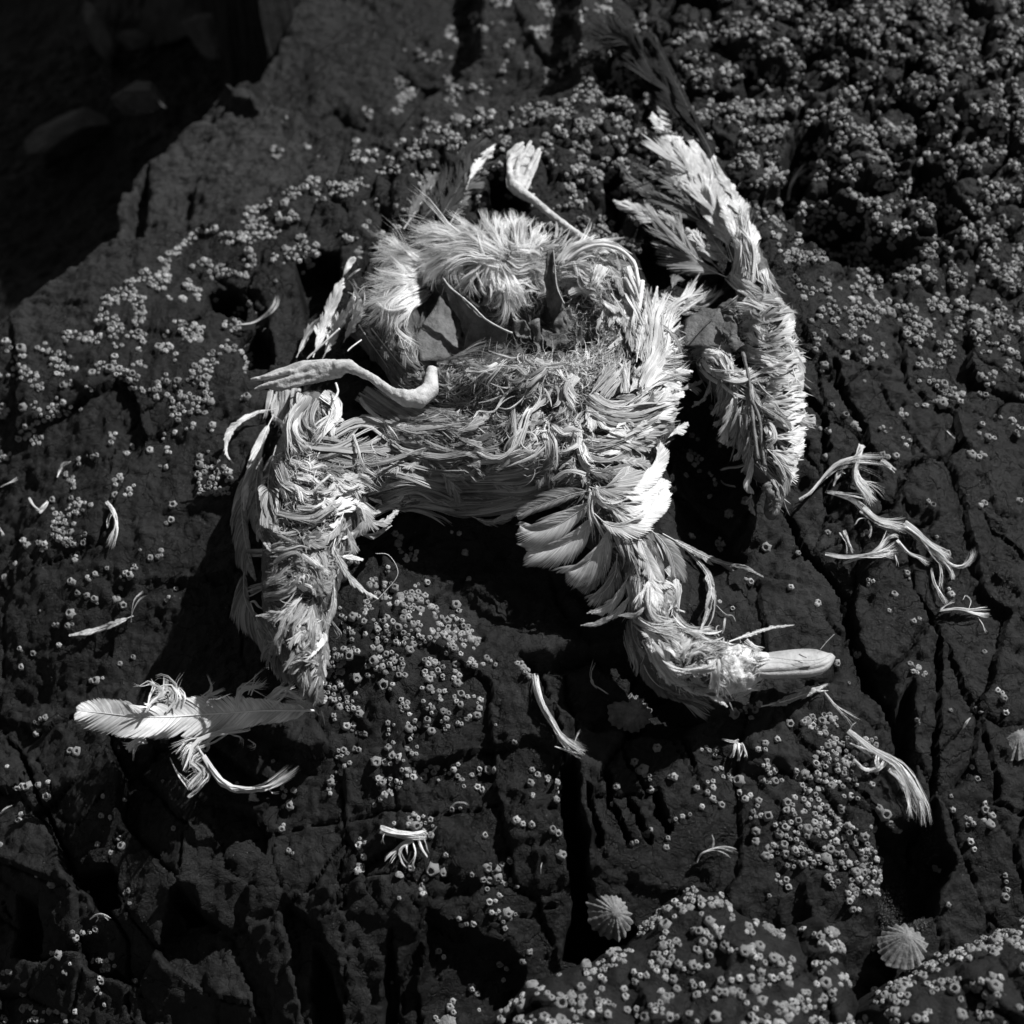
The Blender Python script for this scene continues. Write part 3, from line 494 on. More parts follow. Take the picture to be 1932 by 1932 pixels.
limpet(1702, 1785, .020, 1.1, .017, math.radians(20), (-.2, .35, 0), 'cracked ribbed limpet half hidden behind the corner boulder', z=-.055)
limpet(846, 1940, .018, 1.1, .008, math.radians(80), (0, .1, 0), 'ribbed limpet cut by the bottom edge of the view')
limpet(1916, 1402, .016, 1.25, .012, math.radians(25), (-.3, .25, 0), 'deeply ribbed limpet on the rock at the right edge')
limpet(1188, 1345, .018, 1.1, .011, math.radians(10), (0, 0, 0), 'dim limpet lying in the shadow behind the head')
def winkle(px, py, r, label):
    p = hit(px, py, surf)[0]; V = []; F = []; n = 60; m = 9; q = np.random.default_rng(int(px*py)); a0 = q.uniform(0, 6)
    for i in range(n):
        a = i/n*2.6*2*np.pi; g = math.exp(-a*.13); c = np.array([math.cos(a+a0)*.42*g, math.sin(a+a0)*.42*g, .35+.75*(1-g)*1.0])
        out = np.array([math.cos(a+a0), math.sin(a+a0), 0]); up = np.array([0, 0, 1.])
        for j in range(m):
            b = j/m*2*np.pi; V.append(p+r*(c+(out*math.cos(b)+up*math.sin(b))*.55*g))
    F = [(i*m+j, i*m+(j+1) % m, (i+1)*m+(j+1) % m, (i+1)*m+j) for i in range(n-1) for j in range(m)]+[tuple(range(m-1, -1, -1)), tuple((n-1)*m+j for j in range(m))]
    o = link('winkle', V, F, M['shell']); tag(o, label, 'sea snail')
winkle(246, 1705, .0032, 'small white round winkle beside the broken flagstone low on the left')
winkle(122, 1836, .0042, 'larger pale winkle between barnacle clusters near the bottom left corner')
winkle(167, 1684, .0028, 'small pale winkle on the lip of the dark square hollow')
winkle(1543, 598, .0032, 'pale round winkle just right of the raised right wing')
winkle(1694, 250, .0034, 'pale winkle among barnacles high on the right')

def stone(px, py, r, sq, rot, label, seed, z=None):
    import bmesh
    p = hit(px, py, surf)[0] if z is None else at(px, py, z); b = bmesh.new(); bmesh.ops.create_icosphere(b, subdivisions=5, radius=1); v = np.array([q.co[:] for q in b.verts]); q = np.random.default_rng(seed)
    for _ in range(14):
        n = q.normal(0, 1, 3); n /= np.linalg.norm(n); d = q.uniform(.55, .85); h = v@n; v -= np.maximum(h-d, 0)[:, None]*n
    v *= 1+.05*fbm(v[:, 0]*3+v[:, 2], v[:, 1]*3+seed, 4, seed)[:, None]; v *= np.array(sq)*r; c, s = math.cos(rot), math.sin(rot); v = v@np.array([[c, s, 0], [-s, c, 0], [0, 0, 1]])
    for w, k in zip(b.verts, v): w.co = k
    me = bpy.data.meshes.new('stone'); b.to_mesh(me); b.free(); me.polygons.foreach_set('use_smooth', [True]*len(me.polygons)); me.materials.append(M['toned'])
    o = bpy.data.objects.new('stone', me); C.objects.link(o); o.location = p-np.array([0, 0, r*.15]); tag(o, label, 'rock')
M['toned'] = mat('dry_rock', .045, .6, .7, 14, 1, 60, .4, vdist=.006)
stone(192, 52, .055, (.55, 1.3, .8), .35, 'pale wedge shaped rock far below at the top left', 901); stone(250, 78, .035, (1, .6, .7), .2, 'small angular rock beside the pale wedge, top left', 902); stone(262, 176, .040, (1.1, .7, .7), .1, 'rounded stone poking up just beyond the dark ridge', 903, -.30)
stone(405, 62, .050, (1.2, .8, .7), -.4, 'blurred pale rock right of the wedge at the top', 904); stone(330, 20, .07, (1.3, .8, .6), .6, 'dim blurred rock between the wedge and the pale rock', 905)
stone(110, 250, .06, (1.4, .8, .5), .5, 'dark rock in the pit near the left edge', 908)

# ---------------------------------------------------------------- the bird: flesh under the plumage
CR = {'X': (0, 0, .24), 'A': (425, 463.7, .24), 'B': (656.9, 347.8, .24), 'C': (888.7, 347.8, .24), 'D': (1081.9, 77.3, .24), 'E': (1159.2, 502.3, .24), 'F': (888.7, 695.5, .24), 'G': (1120.5, 1004.6, .24), 'H': (425, 850, .24),
      '1': (0, 0, .36), '2': (618, 0, .36), '3': (1236.5, 0, .36), '4': (0, 618, .36), '5': (1236.5, 618, .36), '6': (0, 1236.5, .36), '7': (618, 1236.5, .36), '8': (1236.5, 1236.5, .36)}
def cv(c, pts):
    o = CR[c]; p = np.array(pts, float); return np.stack([o[0]+p[:, 0]*o[2], o[1]+p[:, 1]*o[2]], -1)
FLESH = 0; LEG = 1; FACE = 2
CH = [ # chains of (px, py, height cm, radius cm)
 (FLESH, [(700,600,0,3),(790,650,.8,4.6),(850,740,1.2,5.2),(960,770,1.6,5.6),(1080,770,2,5.8),(1180,740,2.2,5.0),(1190,650,2,4.6),(1130,560,1.2,4.6),(1020,520,.8,4.6),(900,520,.5,4.8),(800,560,.3,4.2),(790,650,.8,4.6)]),
 (FLESH, [(960,660,0,5),(1060,650,0,5),(960,640,0,5)]),
 (FLESH, [(740,880,1.5,3.4),(820,860,1.8,4.2),(920,870,2,4.6),(1020,870,2.2,5),(1120,850,2.4,5),(1190,800,2.2,4.6)]),
 (FLESH, [(760,910,2,2.8),(690,890,2.5,3),(640,900,3,3.3),(590,850,3.6,3),(590,780,3.8,2.4)]),
 (FLESH, [(600,850,3.2,3.2),(570,940,3.4,3.6),(560,1040,3.5,3.4),(555,1130,3.5,3.1),(560,1200,3.3,2.4),(575,1260,2.9,1.6),(598,1318,2.5,.7)]),
 (FLESH, [(640,930,3.4,3),(600,1020,4,3.2),(580,1110,4,3)]),
 (FLESH, [(1200,700,2.6,3.8),(1270,660,3,2.2),(1330,640,3.2,1.6),(1390,600,3.6,2.2)]),
 (FLESH, [(1405,470,3,1.5),(1425,540,3.6,2.2),(1450,620,4,2.6),(1468,700,4.2,2.7),(1465,780,4.2,2.6),(1462,850,4.2,2.2),(1468,900,4,1.4),(1462,940,3.6,.9),(1455,965,3.2,.8)]),
 (FLESH, [(1340,690,3.4,1.5),(1390,740,3.8,2),(1420,820,4,1.8),(1440,890,3.8,1.2)]),
 (FLESH, [(1110,900,2.8,4),(1140,970,3,3.6),(1180,1020,3.4,2.8),(1215,1080,3.8,2),(1222,1140,4,1.8),(1228,1190,4,2),(1250,1235,3.8,2.4)]),
 (FLESH, [(1250,1235,3.8,2.4),(1300,1258,3.6,2.9),(1330,1262,3.6,2.9)]),
 (FACE, [(1340,1262,3.6,2.8),(1380,1262,3.6,2.35),(1415,1258,3.5,1.6),(1440,1254,3.4,1.2)]),
 (LEG, [(815,700,6.0,.7),(812,735,6.6,1.0),(790,752,7.0,1.15),(768,752,7.2,1.05),(742,742,7.2,.62),(700,712,7.3,.52),(672,698,7.3,.6),(655,690,7.3,.85),(640,692,7.2,.9)]),
 (LEG, [(645,690,7.2,.75),(600,690,6.9,.5),(555,700,6.4,.36),(525,706,6,.30),(500,712,5.6,.36),(474,717,5.2,.24)]),
 (LEG, [(640,698,7.1,.7),(600,704,6.7,.42),(560,712,6.3,.36),(530,720,5.9,.33),(505,727,5.5,.38),(482,733,5.1,.24)]),
 (LEG, [(640,704,6.9,.6),(600,716,6.3,.40),(560,725,5.9,.36),(530,732,5.5,.40),(512,733,5.2,.25)]),
 (LEG, [(640,700,6.9,.5),(628,708,6.7,.3),(618,708,6.6,.18)]),
 (LEG, [(560,706,6.1,.28),(600,700,6.6,.4),(560,716,6.0,.28)]), (LEG, [(600,712,6.3,.4),(545,722,5.8,.3)]),
 (LEG, [(1150,500,3.6,1.2),(1120,466,3.6,.8),(1104,454,3.6,.68),(1086,441,3.6,.58),(1043,407,3.5,.48),(1007,378,3.4,.55),(984,364,3.3,.72),(970,352,3.2,.72)]),
 (LEG, [(970,352,3.2,.68),(962,330,3.1,.45),(960,308,3,.36),(966,290,2.9,.36),(986,270,2.8,.30)]),
 (LEG, [(975,350,3.2,.6),(975,325,3.2,.40),(980,300,3.1,.36),(992,285,3,.32),(1001,268,2.9,.30)]),
 (LEG, [(985,352,3.1,.6),(994,330,3.1,.36),(1004,308,3,.36),(1012,292,2.9,.38),(1017,282,2.8,.30)]),
 (LEG, [(962,318,2.8,.42),(984,312,2.8,.42),(1002,312,2.8,.42)]), (LEG, [(968,335,3,.5),(994,338,3,.46)]), (LEG, [(966,300,2.7,.34),(988,296,2.7,.36),(1004,298,2.7,.34)]), (LEG, [(982,362,3.2,.6),(998,372,3,.36),(1008,366,2.9,.2)]),
]
SP = []
for kind, ch in CH:
    for a, b in zip(ch[:-1], ch[1:]):
        wa = at(a[0], a[1], a[2]/100); wb = at(b[0], b[1], b[2]/100); L = np.linalg.norm(wb-wa); n = max(2, int(L/(min(a[3], b[3])/100*.30)))
        for k in range(n+1):
            t = k/n; SP.append((*(wa*(1-t)+wb*t), (a[3]*(1-t)+b[3]*t)/100*(.86 if kind == LEG else 1), kind))
SP = np.array(SP)
HOLLOW = [([(765,500),(800,470),(880,560),(960,560),(1030,545),(1060,560),(1066,620),(1050,655),(980,675),(900,690),(790,720),(770,640)], 5.0, 2.2),
          ([(1290,625),(1340,570),(1380,600),(1360,660),(1300,665)], 1.2, .6)]
def hollow(x, y):
    d = np.zeros(x.shape)
    for pts, dp, soft in HOLLOW:
        w = at(np.array([p[0] for p in pts]), np.array([p[1] for p in pts]), .045)[:, :2]
        d = np.maximum(d, dp/100*(1-sstep(-soft/100, .002, polyd(x, y, w))))
    return d
BT = np.full(XX.shape, -9.)
for x, y, z, r, k in SP:
    if k == LEG: continue
    i0, i1 = np.searchsorted(GX, [x-r, x+r]); j0, j1 = np.searchsorted(GY, [y-r, y+r])
    dd = r*r-(GX[None, i0:i1]-x)**2-(GY[j0:j1, None]-y)**2
    BT[j0:j1, i0:i1] = np.maximum(BT[j0:j1, i0:i1], np.where(dd > 0, z+np.sqrt(np.maximum(dd, 0)), -9))
inb = (np.abs(XX) < .5) & (np.abs(YY) < .5); hz = np.zeros(XX.shape); hz[inb] = hollow(XX[inb], YY[inb])
BT = BT-hz*(BT > -1)
ZC = np.maximum(ZS, BT)
sub = (slice(np.searchsorted(GY, -.4), np.searchsorted(GY, .55)), slice(np.searchsorted(GX, -.5), np.searchsorted(GX, .5)))
blk = ZC[sub].copy()
for _ in range(6): blk[1:-1, 1:-1] = np.maximum((blk[1:-1, 1:-1]*4+blk[:-2, 1:-1]+blk[2:, 1:-1]+blk[1:-1, :-2]+blk[1:-1, 2:])/8, ZS[sub][1:-1, 1:-1])
ZC[sub] = blk
def over(x, y): return bil(x, y, ZC)

def feather_mat(name, lo, hi, trans=.25, stripe=.6, rough=.6):
    m = bpy.data.materials.new(name); m.use_nodes = True; n = m.node_tree; b = n.nodes['Principled BSDF']; out = n.nodes['Material Output']
    b.inputs['Roughness'].default_value = rough; b.inputs['Specular IOR Level'].default_value = .25
    ge = n.nodes.new('ShaderNodeNewGeometry'); tc = n.nodes.new('ShaderNodeTexCoord')
    mp = n.nodes.new('ShaderNodeMapping'); mp.inputs['Scale'].default_value = (9, 1.2, 1); n.links.new(tc.outputs['UV'], mp.inputs[0])
    ad = n.nodes.new('ShaderNodeVectorMath'); ad.operation = 'ADD'; n.links.new(mp.outputs[0], ad.inputs[0])
    cm = n.nodes.new('ShaderNodeCombineXYZ'); ml = n.nodes.new('ShaderNodeMath'); ml.operation = 'MULTIPLY'; ml.inputs[1].default_value = 57; n.links.new(ge.outputs['Random Per Island'], ml.inputs[0]); n.links.new(ml.outputs[0], cm.inputs[2]); n.links.new(cm.outputs[0], ad.inputs[1])
    no = n.nodes.new('ShaderNodeTexNoise'); no.inputs['Scale'].default_value = 1; no.inputs['Detail'].default_value = 4; n.links.new(ad.outputs[0], no.inputs['Vector'])
    r1 = n.nodes.new('ShaderNodeMapRange'); r1.inputs[3].default_value = lo; r1.inputs[4].default_value = hi; n.links.new(ge.outputs['Random Per Island'], r1.inputs[0])
    r2 = n.nodes.new('ShaderNodeMapRange'); r2.inputs[1].default_value = .3; r2.inputs[2].default_value = .62; r2.inputs[3].default_value = 1-stripe*.55; r2.inputs[4].default_value = 1.08; n.links.new(no.outputs[0], r2.inputs[0])
    st_ = n.nodes.new('ShaderNodeTexNoise'); st_.inputs['Scale'].default_value = 34; st_.inputs['Detail'].default_value = 5; n.links.new(tc.outputs['Object'], st_.inputs['Vector'])
    r3 = n.nodes.new('ShaderNodeMapRange'); r3.inputs[1].default_value = .32; r3.inputs[2].default_value = .58; r3.inputs[3].default_value = .62; r3.inputs[4].default_value = 1.04; n.links.new(st_.outputs[0], r3.inputs[0])
    m1 = n.nodes.new('ShaderNodeMath'); m1.operation = 'MULTIPLY'; n.links.new(r1.outputs[0], m1.inputs[0]); n.links.new(r2.outputs[0], m1.inputs[1])
    m2 = n.nodes.new('ShaderNodeMath'); m2.operation = 'MULTIPLY'; m2.use_clamp = True; n.links.new(m1.outputs[0], m2.inputs[0]); n.links.new(r3.outputs[0], m2.inputs[1])
    cc = n.nodes.new('ShaderNodeCombineColor'); [n.links.new(m2.outputs[0], cc.inputs[i]) for i in range(3)]
    n.links.new(cc.outputs[0], b.inputs['Base Color'])
    bp = n.nodes.new('ShaderNodeBump'); bp.inputs['Strength'].default_value = .7; bp.inputs['Distance'].default_value = .0006; n.links.new(no.outputs[0], bp.inputs['Height']); n.links.new(bp.outputs[0], b.inputs['Normal'])
    t = n.nodes.new('ShaderNodeBsdfTranslucent'); n.links.new(cc.outputs[0], t.inputs[0]); mx = n.nodes.new('ShaderNodeMixShader'); mx.inputs[0].default_value = trans
    n.links.new(b.outputs[0], mx.inputs[1]); n.links.new(t.outputs[0], mx.inputs[2]); n.links.new(mx.outputs[0], out.inputs[0])
    return m
M['white'] = feather_mat('white_feather', .66, .98); M['grey'] = feather_mat('stained_feather', .24, .64); M['dark'] = feather_mat('black_feather', .003, .014, .02, .8, .6)
M['dusk'] = feather_mat('grey_feather', .10, .22, .12); M['down'] = feather_mat('white_down', .90, 1.0, .5, .2)
M['skin'] = mat('dried_skin', .085, .55, .8, 75, 1, 190, .45, vdist=.0026); M['bone'] = mat('dark_bone', .10, .5, .8, 70, 1, 210, .5, vdist=.0016)
M['leg'] = mat('leg_skin', .46, .5, .38, 70, 1, 420, .45, vdist=.0011); M['face'] = mat('bare_face', .48, .6, .40, 75, 1, 210, .35, vdist=.0022, contrast=(.38, .55)); M['beak'] = mat('beak_horn', .37, .45, .42, 38, .9, 260, .45, vdist=.0012)

bird = thing('dead_bird', at(966, 800, 0), 'dried carcass of a large white seabird spread on the rock, wings out', 'bird')
BL = np.array(bird.location)
def child(name, V, F, m, label=None, kind=None, parent=None, uv=None, smooth=True, org=None):
    org = BL if org is None else org
    o = link(name, np.asarray(V)-org, F, m, parent or bird, smooth, uv, 1 if isinstance(F, np.ndarray) else None); tag(o, label, None, None, kind); return o
def ico():
    import bmesh
    b = bmesh.new(); bmesh.ops.create_icosphere(b, subdivisions=2, radius=1); v = np.array([q.co[:] for q in b.verts]); f = np.array([[w.index for w in q.verts] for q in b.faces]); b.free(); return v, f
iv, fv = ico()
V = (SP[:, None, :3]+iv[None]*SP[:, 3][:, None, None]).reshape(-1, 3); F = (fv[None]+(np.arange(len(SP))*len(iv))[:, None, None]).reshape(-1, 3)
tmp = link('body', V-BL, F, M['skin'], loops=1)
rm = tmp.modifiers.new('r', 'REMESH'); rm.mode = 'VOXEL'; rm.voxel_size = .0014; sm = tmp.modifiers.new('s', 'SMOOTH'); sm.iterations = 5; sm.factor = .5
dg = bpy.context.evaluated_depsgraph_get(); me = bpy.data.meshes.new_from_object(tmp.evaluated_get(dg)); bpy.data.objects.remove(tmp)
co = np.empty(len(me.vertices)*3, np.float32); me.vertices.foreach_get('co', co); co = co.reshape(-1, 3).astype(float)+BL
kind = np.zeros(len(co), int)
best = np.full(len(co), 9.)
for x, y, z, r, k in SP[::2]:
    d = np.sqrt((co[:, 0]-x)**2+(co[:, 1]-y)**2+(co[:, 2]-z)**2)-r; m = d < best; best[m] = d[m]; kind[m] = int(k)
h = hollow(co[:, 0], co[:, 1]); top = co[:, 2] > .005; co[:, 2] -= np.where((kind == FLESH) & top, np.minimum(h, np.maximum(co[:, 2]-.004, 0)), 0)
nx = noise(co[:, 0]*70, co[:, 1]*70+co[:, 2]*50, 500); n2 = noise(co[:, 0]*190, co[:, 1]*190+co[:, 2]*120, 501)
co[:, 2] += np.where(kind == FACE, .0022*nx+.0012*n2, np.where(kind == FLESH, .004*nx+.0015*n2, .0009*n2+.0006*nx))
creases = np.sin(co[:, 0]*2300+co[:, 1]*900+3*nx)*.00026; co[:, 2] += np.where((kind == LEG) & (co[:, 2] > .055), creases, 0)
for ex, ey, rr, dp in ((1405, 1262, 9, .006), (1418, 1283, 6, .005), (1372, 1266, 6, .004), (1428, 1262, 7, .005), (1385, 1290, 5, .003), (1395, 1248, 6, .003)):
    c = at(ex, ey, .055); q = np.hypot(co[:, 0]-c[0], co[:, 1]-c[1]); co[:, 2] -= np.where((kind == FACE) & (co[:, 2] > .03), dp*np.exp(-(q/(rr*.00052))**2), 0)
me.vertices.foreach_set('co', (co-BL).astype(np.float32).ravel()); me.materials.clear(); [me.materials.append(M[k]) for k in ('skin', 'leg', 'face')]
pv = np.empty(len(me.polygons)*4, np.int32); me.loops.foreach_get('vertex_index', pv) if len(me.loops) == len(pv) else None
if len(me.loops) == len(pv): me.polygons.foreach_set('material_index', kind[pv.reshape(-1, 4)[:, 0]].astype(np.int32))
me.polygons.foreach_set('use_smooth', [True]*len(me.polygons)); me.update()
body = bpy.data.objects.new('body', me); C.objects.link(body); body.parent = bird

# ---------------------------------------------------------------- strands
def catmull(P, K):
    P = np.asarray(P, float); n = len(P)
    if n == 2: t = np.linspace(0, 1, K)[:, None]; return P[0]*(1-t)+P[1]*t
    Q = np.vstack([2*P[0]-P[1], P, 2*P[-1]-P[-2]]); L = np.r_[0, np.cumsum(np.linalg.norm(np.diff(P[:, :2], axis=0), axis=1))]
    u = np.interp(np.linspace(0, L[-1], K), L, np.arange(n)); i = np.minimum(u.astype(int), n-2); t = (u-i)[:, None]
    a, b, c, d = Q[i], Q[i+1], Q[i+2], Q[i+3]
    return .5*((2*b)+(-a+c)*t+(2*a-5*b+4*c-d)*t*t+(-a+3*b-3*c+d)*t**3)
K = 9
def settle(px, py, lift, drop=.55, f=over):
    """strand points (n,K) laid on what lies below with a lift, never falling off an edge faster than drop"""
    n, k = px.shape; w = hit(px.ravel(), py.ravel(), f, lift.ravel(), .16, -.45, 200).reshape(n, k, 3); z = w[..., 2].copy(); z[np.isnan(z)] = 0
    for i in range(1, k):
        s = np.hypot(px[:, i]-px[:, i-1], py[:, i]-py[:, i-1])*.00052
        z[:, i] = np.maximum(z[:, i], z[:, i-1]-drop*s)
    z[:, 1:-1] = (z[:, :-2]+2*z[:, 1:-1]+z[:, 2:])/4
    return at(px, py, z)
def ribbons(P, wid, roll, prof, fold=.24):
    """P (n,K,3), wid (n,), V-folded tapering blades: three columns"""
    n, k, _ = P.shape; T = np.gradient(P, axis=1); T /= np.linalg.norm(T, axis=2, keepdims=True)+1e-9
    view = CAM-P; view /= np.linalg.norm(view, axis=2, keepdims=True)
    side = np.cross(T, view*.5+np.array([0, 0, .5])); side /= np.linalg.norm(side, axis=2, keepdims=True)+1e-9; nor = np.cross(side, T)
    tw = roll[:, 0:1]+roll[:, 1:2]*np.linspace(0, 1, k)[None]; c, s = np.cos(tw)[..., None], np.sin(tw)[..., None]
    sd = side*c+nor*s; nr = nor*c-side*s; w = (wid[:, None]*prof)[..., None]*.5
    V = np.stack([P-sd*w, P+nr*w*fold, P+sd*w], 2)                        # n,k,3,3
    i = np.arange(n*k*3).reshape(n, k, 3); F = np.stack([i[:, :-1, :-1], i[:, :-1, 1:], i[:, 1:, 1:], i[:, 1:, :-1]], -1).reshape(-1, 4)
    uv = np.zeros((n, k, 3, 2)); uv[..., 0] = np.array([0, .5, 1]); uv[..., 1] = np.linspace(0, 1, k)[None, :, None]*3
    return V.reshape(-1, 3), F, uv.reshape(-1, 2)
TT = np.linspace(0, 1, K); PROF = np.clip((TT+.12)**.45*(1-TT)**.75*1.25+.06, .07, 1.05)
class Batch:
    def __init__(s): s.px = []; s.py = []; s.l = []; s.w = []; s.r = []; s.f = []
    def tuft(s, c, pts, sp, n, w, lift=(9, 9), wob=1., curl=0., flow=True):
        if not flow: sp = (sp[0]*1.2, sp[1]*1.0); w *= .55; wob *= 1.5; n = int(n*1.9)
        if flow: wob *= 1.5; w *= 1.25; n = int(n*.95)
        """n strands combed along a guide; sp = spread at root and tip, w = width, all in the units of crop c"""
        g = cv(c, pts); k = CR[c][2]; G = catmull(g, 40); T = np.gradient(G, axis=0); T /= np.linalg.norm(T, axis=1, keepdims=True); Nn = np.stack([-T[:, 1], T[:, 0]], -1)
        L = np.linalg.norm(np.diff(G, axis=0), axis=1).sum()
        nc = max(2 if not flow else 1, int(n/(6.5 if flow else 5.5))); ci = rng.integers(0, nc, n); coff = np.clip(rng.normal(0, .5, nc), -1.1, 1.1); own = rng.normal(0, 1, n)*min(.5, 1.3/nc+.12)*(1 if flow else .5)
        ca_ = rng.uniform(0, .40, nc)*(rng.random(nc) < .8); cb_ = 1-rng.uniform(0, .38, nc)**1.2*(rng.random(nc) < .85)
        if not flow: ca_ *= .2; cb_ = 1-(1-cb_)*.25
        a = np.clip(ca_[ci]+rng.normal(0, .05, n), 0, .6); b = np.clip(cb_[ci]-np.abs(rng.normal(0, .07, n)), .2, 1); b = np.maximum(b, a+.22)
        u = a[:, None]+(b-a)[:, None]*TT[None]; i = np.clip((u*39), 0, 38.999); i0 = i.astype(int); fr = (i-i0)[..., None]
        Q = G[i0]*(1-fr)+G[i0+1]*fr; N2 = Nn[i0]; conv = 1-.93*TT[None]**.9; conv[:, 0] = .8; off = coff[ci][:, None]+own[:, None]*conv; s_ = (sp[0]*(1-u)+sp[1]*u)*k
        ph = rng.uniform(0, 6.28, (nc, 3))[ci]+rng.normal(0, .25, (n, 3)); wv = wob*(np.sin(u*5+ph[:, :1])*.6+np.sin(u*11+ph[:, 1:2])*.3)*min(L*.04, 6)*TT[None]
        end = (rng.normal(0, 1, nc)[ci]+rng.normal(0, .22, n))[:, None]*(TT[None]**2.2)*wob*min(L*.07, 9)
        cu = curl*rng.normal(0, 1, nc)[ci][:, None]*TT[None]**2*np.sin(TT[None]*4+ph[:, 2:])*min(L*.2, 16)
        Q = Q+N2*(off*s_+wv+end+cu)[..., None]; s.px.append(Q[..., 0]); s.py.append(Q[..., 1])
        l = (lift[0]+(lift[1]-lift[0])*u)*rng.uniform(.35, 1.3, nc)[ci][:, None]+rng.uniform(0, 1.5, n)[:, None]+(rng.uniform(0, 4.5, nc)[ci]+rng.uniform(0, 1, n))[:, None]*np.sin(TT*3.14)[None]+(rng.uniform(-1, 5, nc)[ci])[:, None]*TT[None]**2
        s.l.append(l/1000); s.w.append(w*k*.00052*np.exp(rng.normal(-.1, .55, n))); s.r.append(np.stack([rng.normal(0, .35, nc)[ci]+rng.normal(0, .3, n), rng.normal(0, .5, nc)[ci]+rng.normal(0, .3, n)], -1))
        if flow: FLOW.append(np.hstack([G[2:-2:4], T[2:-2:4]]))
    def tangle(s, c, box, n, ln, w, lift=6, curl=1.5):
        """short curly scraps scattered through an oval"""
        k = CR[c][2]; o = CR[c]; x0, y0, x1, y1 = box; r = np.sqrt(rng.random(n)); a = rng.uniform(0, 6.28, n)
        x = o[0]+((x0+x1)/2+(x1-x0)/2*r*np.cos(a))*k; y = o[1]+((y0+y1)/2+(y1-y0)/2*r*np.sin(a))*k
        th = rng.uniform(0, 6.28, n)[:, None]+curl*rng.normal(0, 1, n)[:, None]*TT[None]*2; st_ = ln*k/K*rng.uniform(.5, 1.5, n)[:, None]
        s.px.append(x[:, None]+np.cumsum(np.cos(th)*st_, 1)); s.py.append(y[:, None]+np.cumsum(np.sin(th)*st_, 1))
        s.l.append((rng.uniform(0, lift, n)[:, None]+rng.uniform(0, 5, n)[:, None]*TT[None])/1000); s.w.append(w*k*.00052*np.exp(rng.normal(0, .4, n))); s.r.append(rng.normal(0, .8, (n, 2)))
    def build(s, name, m, label=None, parent=None, org=None, kind='stuff', f=over, drop=.55, prof=None):
        px, py, l, w, r = (np.concatenate(q) for q in (s.px, s.py, s.l, s.w, s.r))
        P = settle(px, py, l, drop, f); V, F, uv = ribbons(P, w, r, (PROF if prof is None else prof)[None])
        return child(name, V, F, m, label, kind, parent, uv, org=org)
FLOW = []

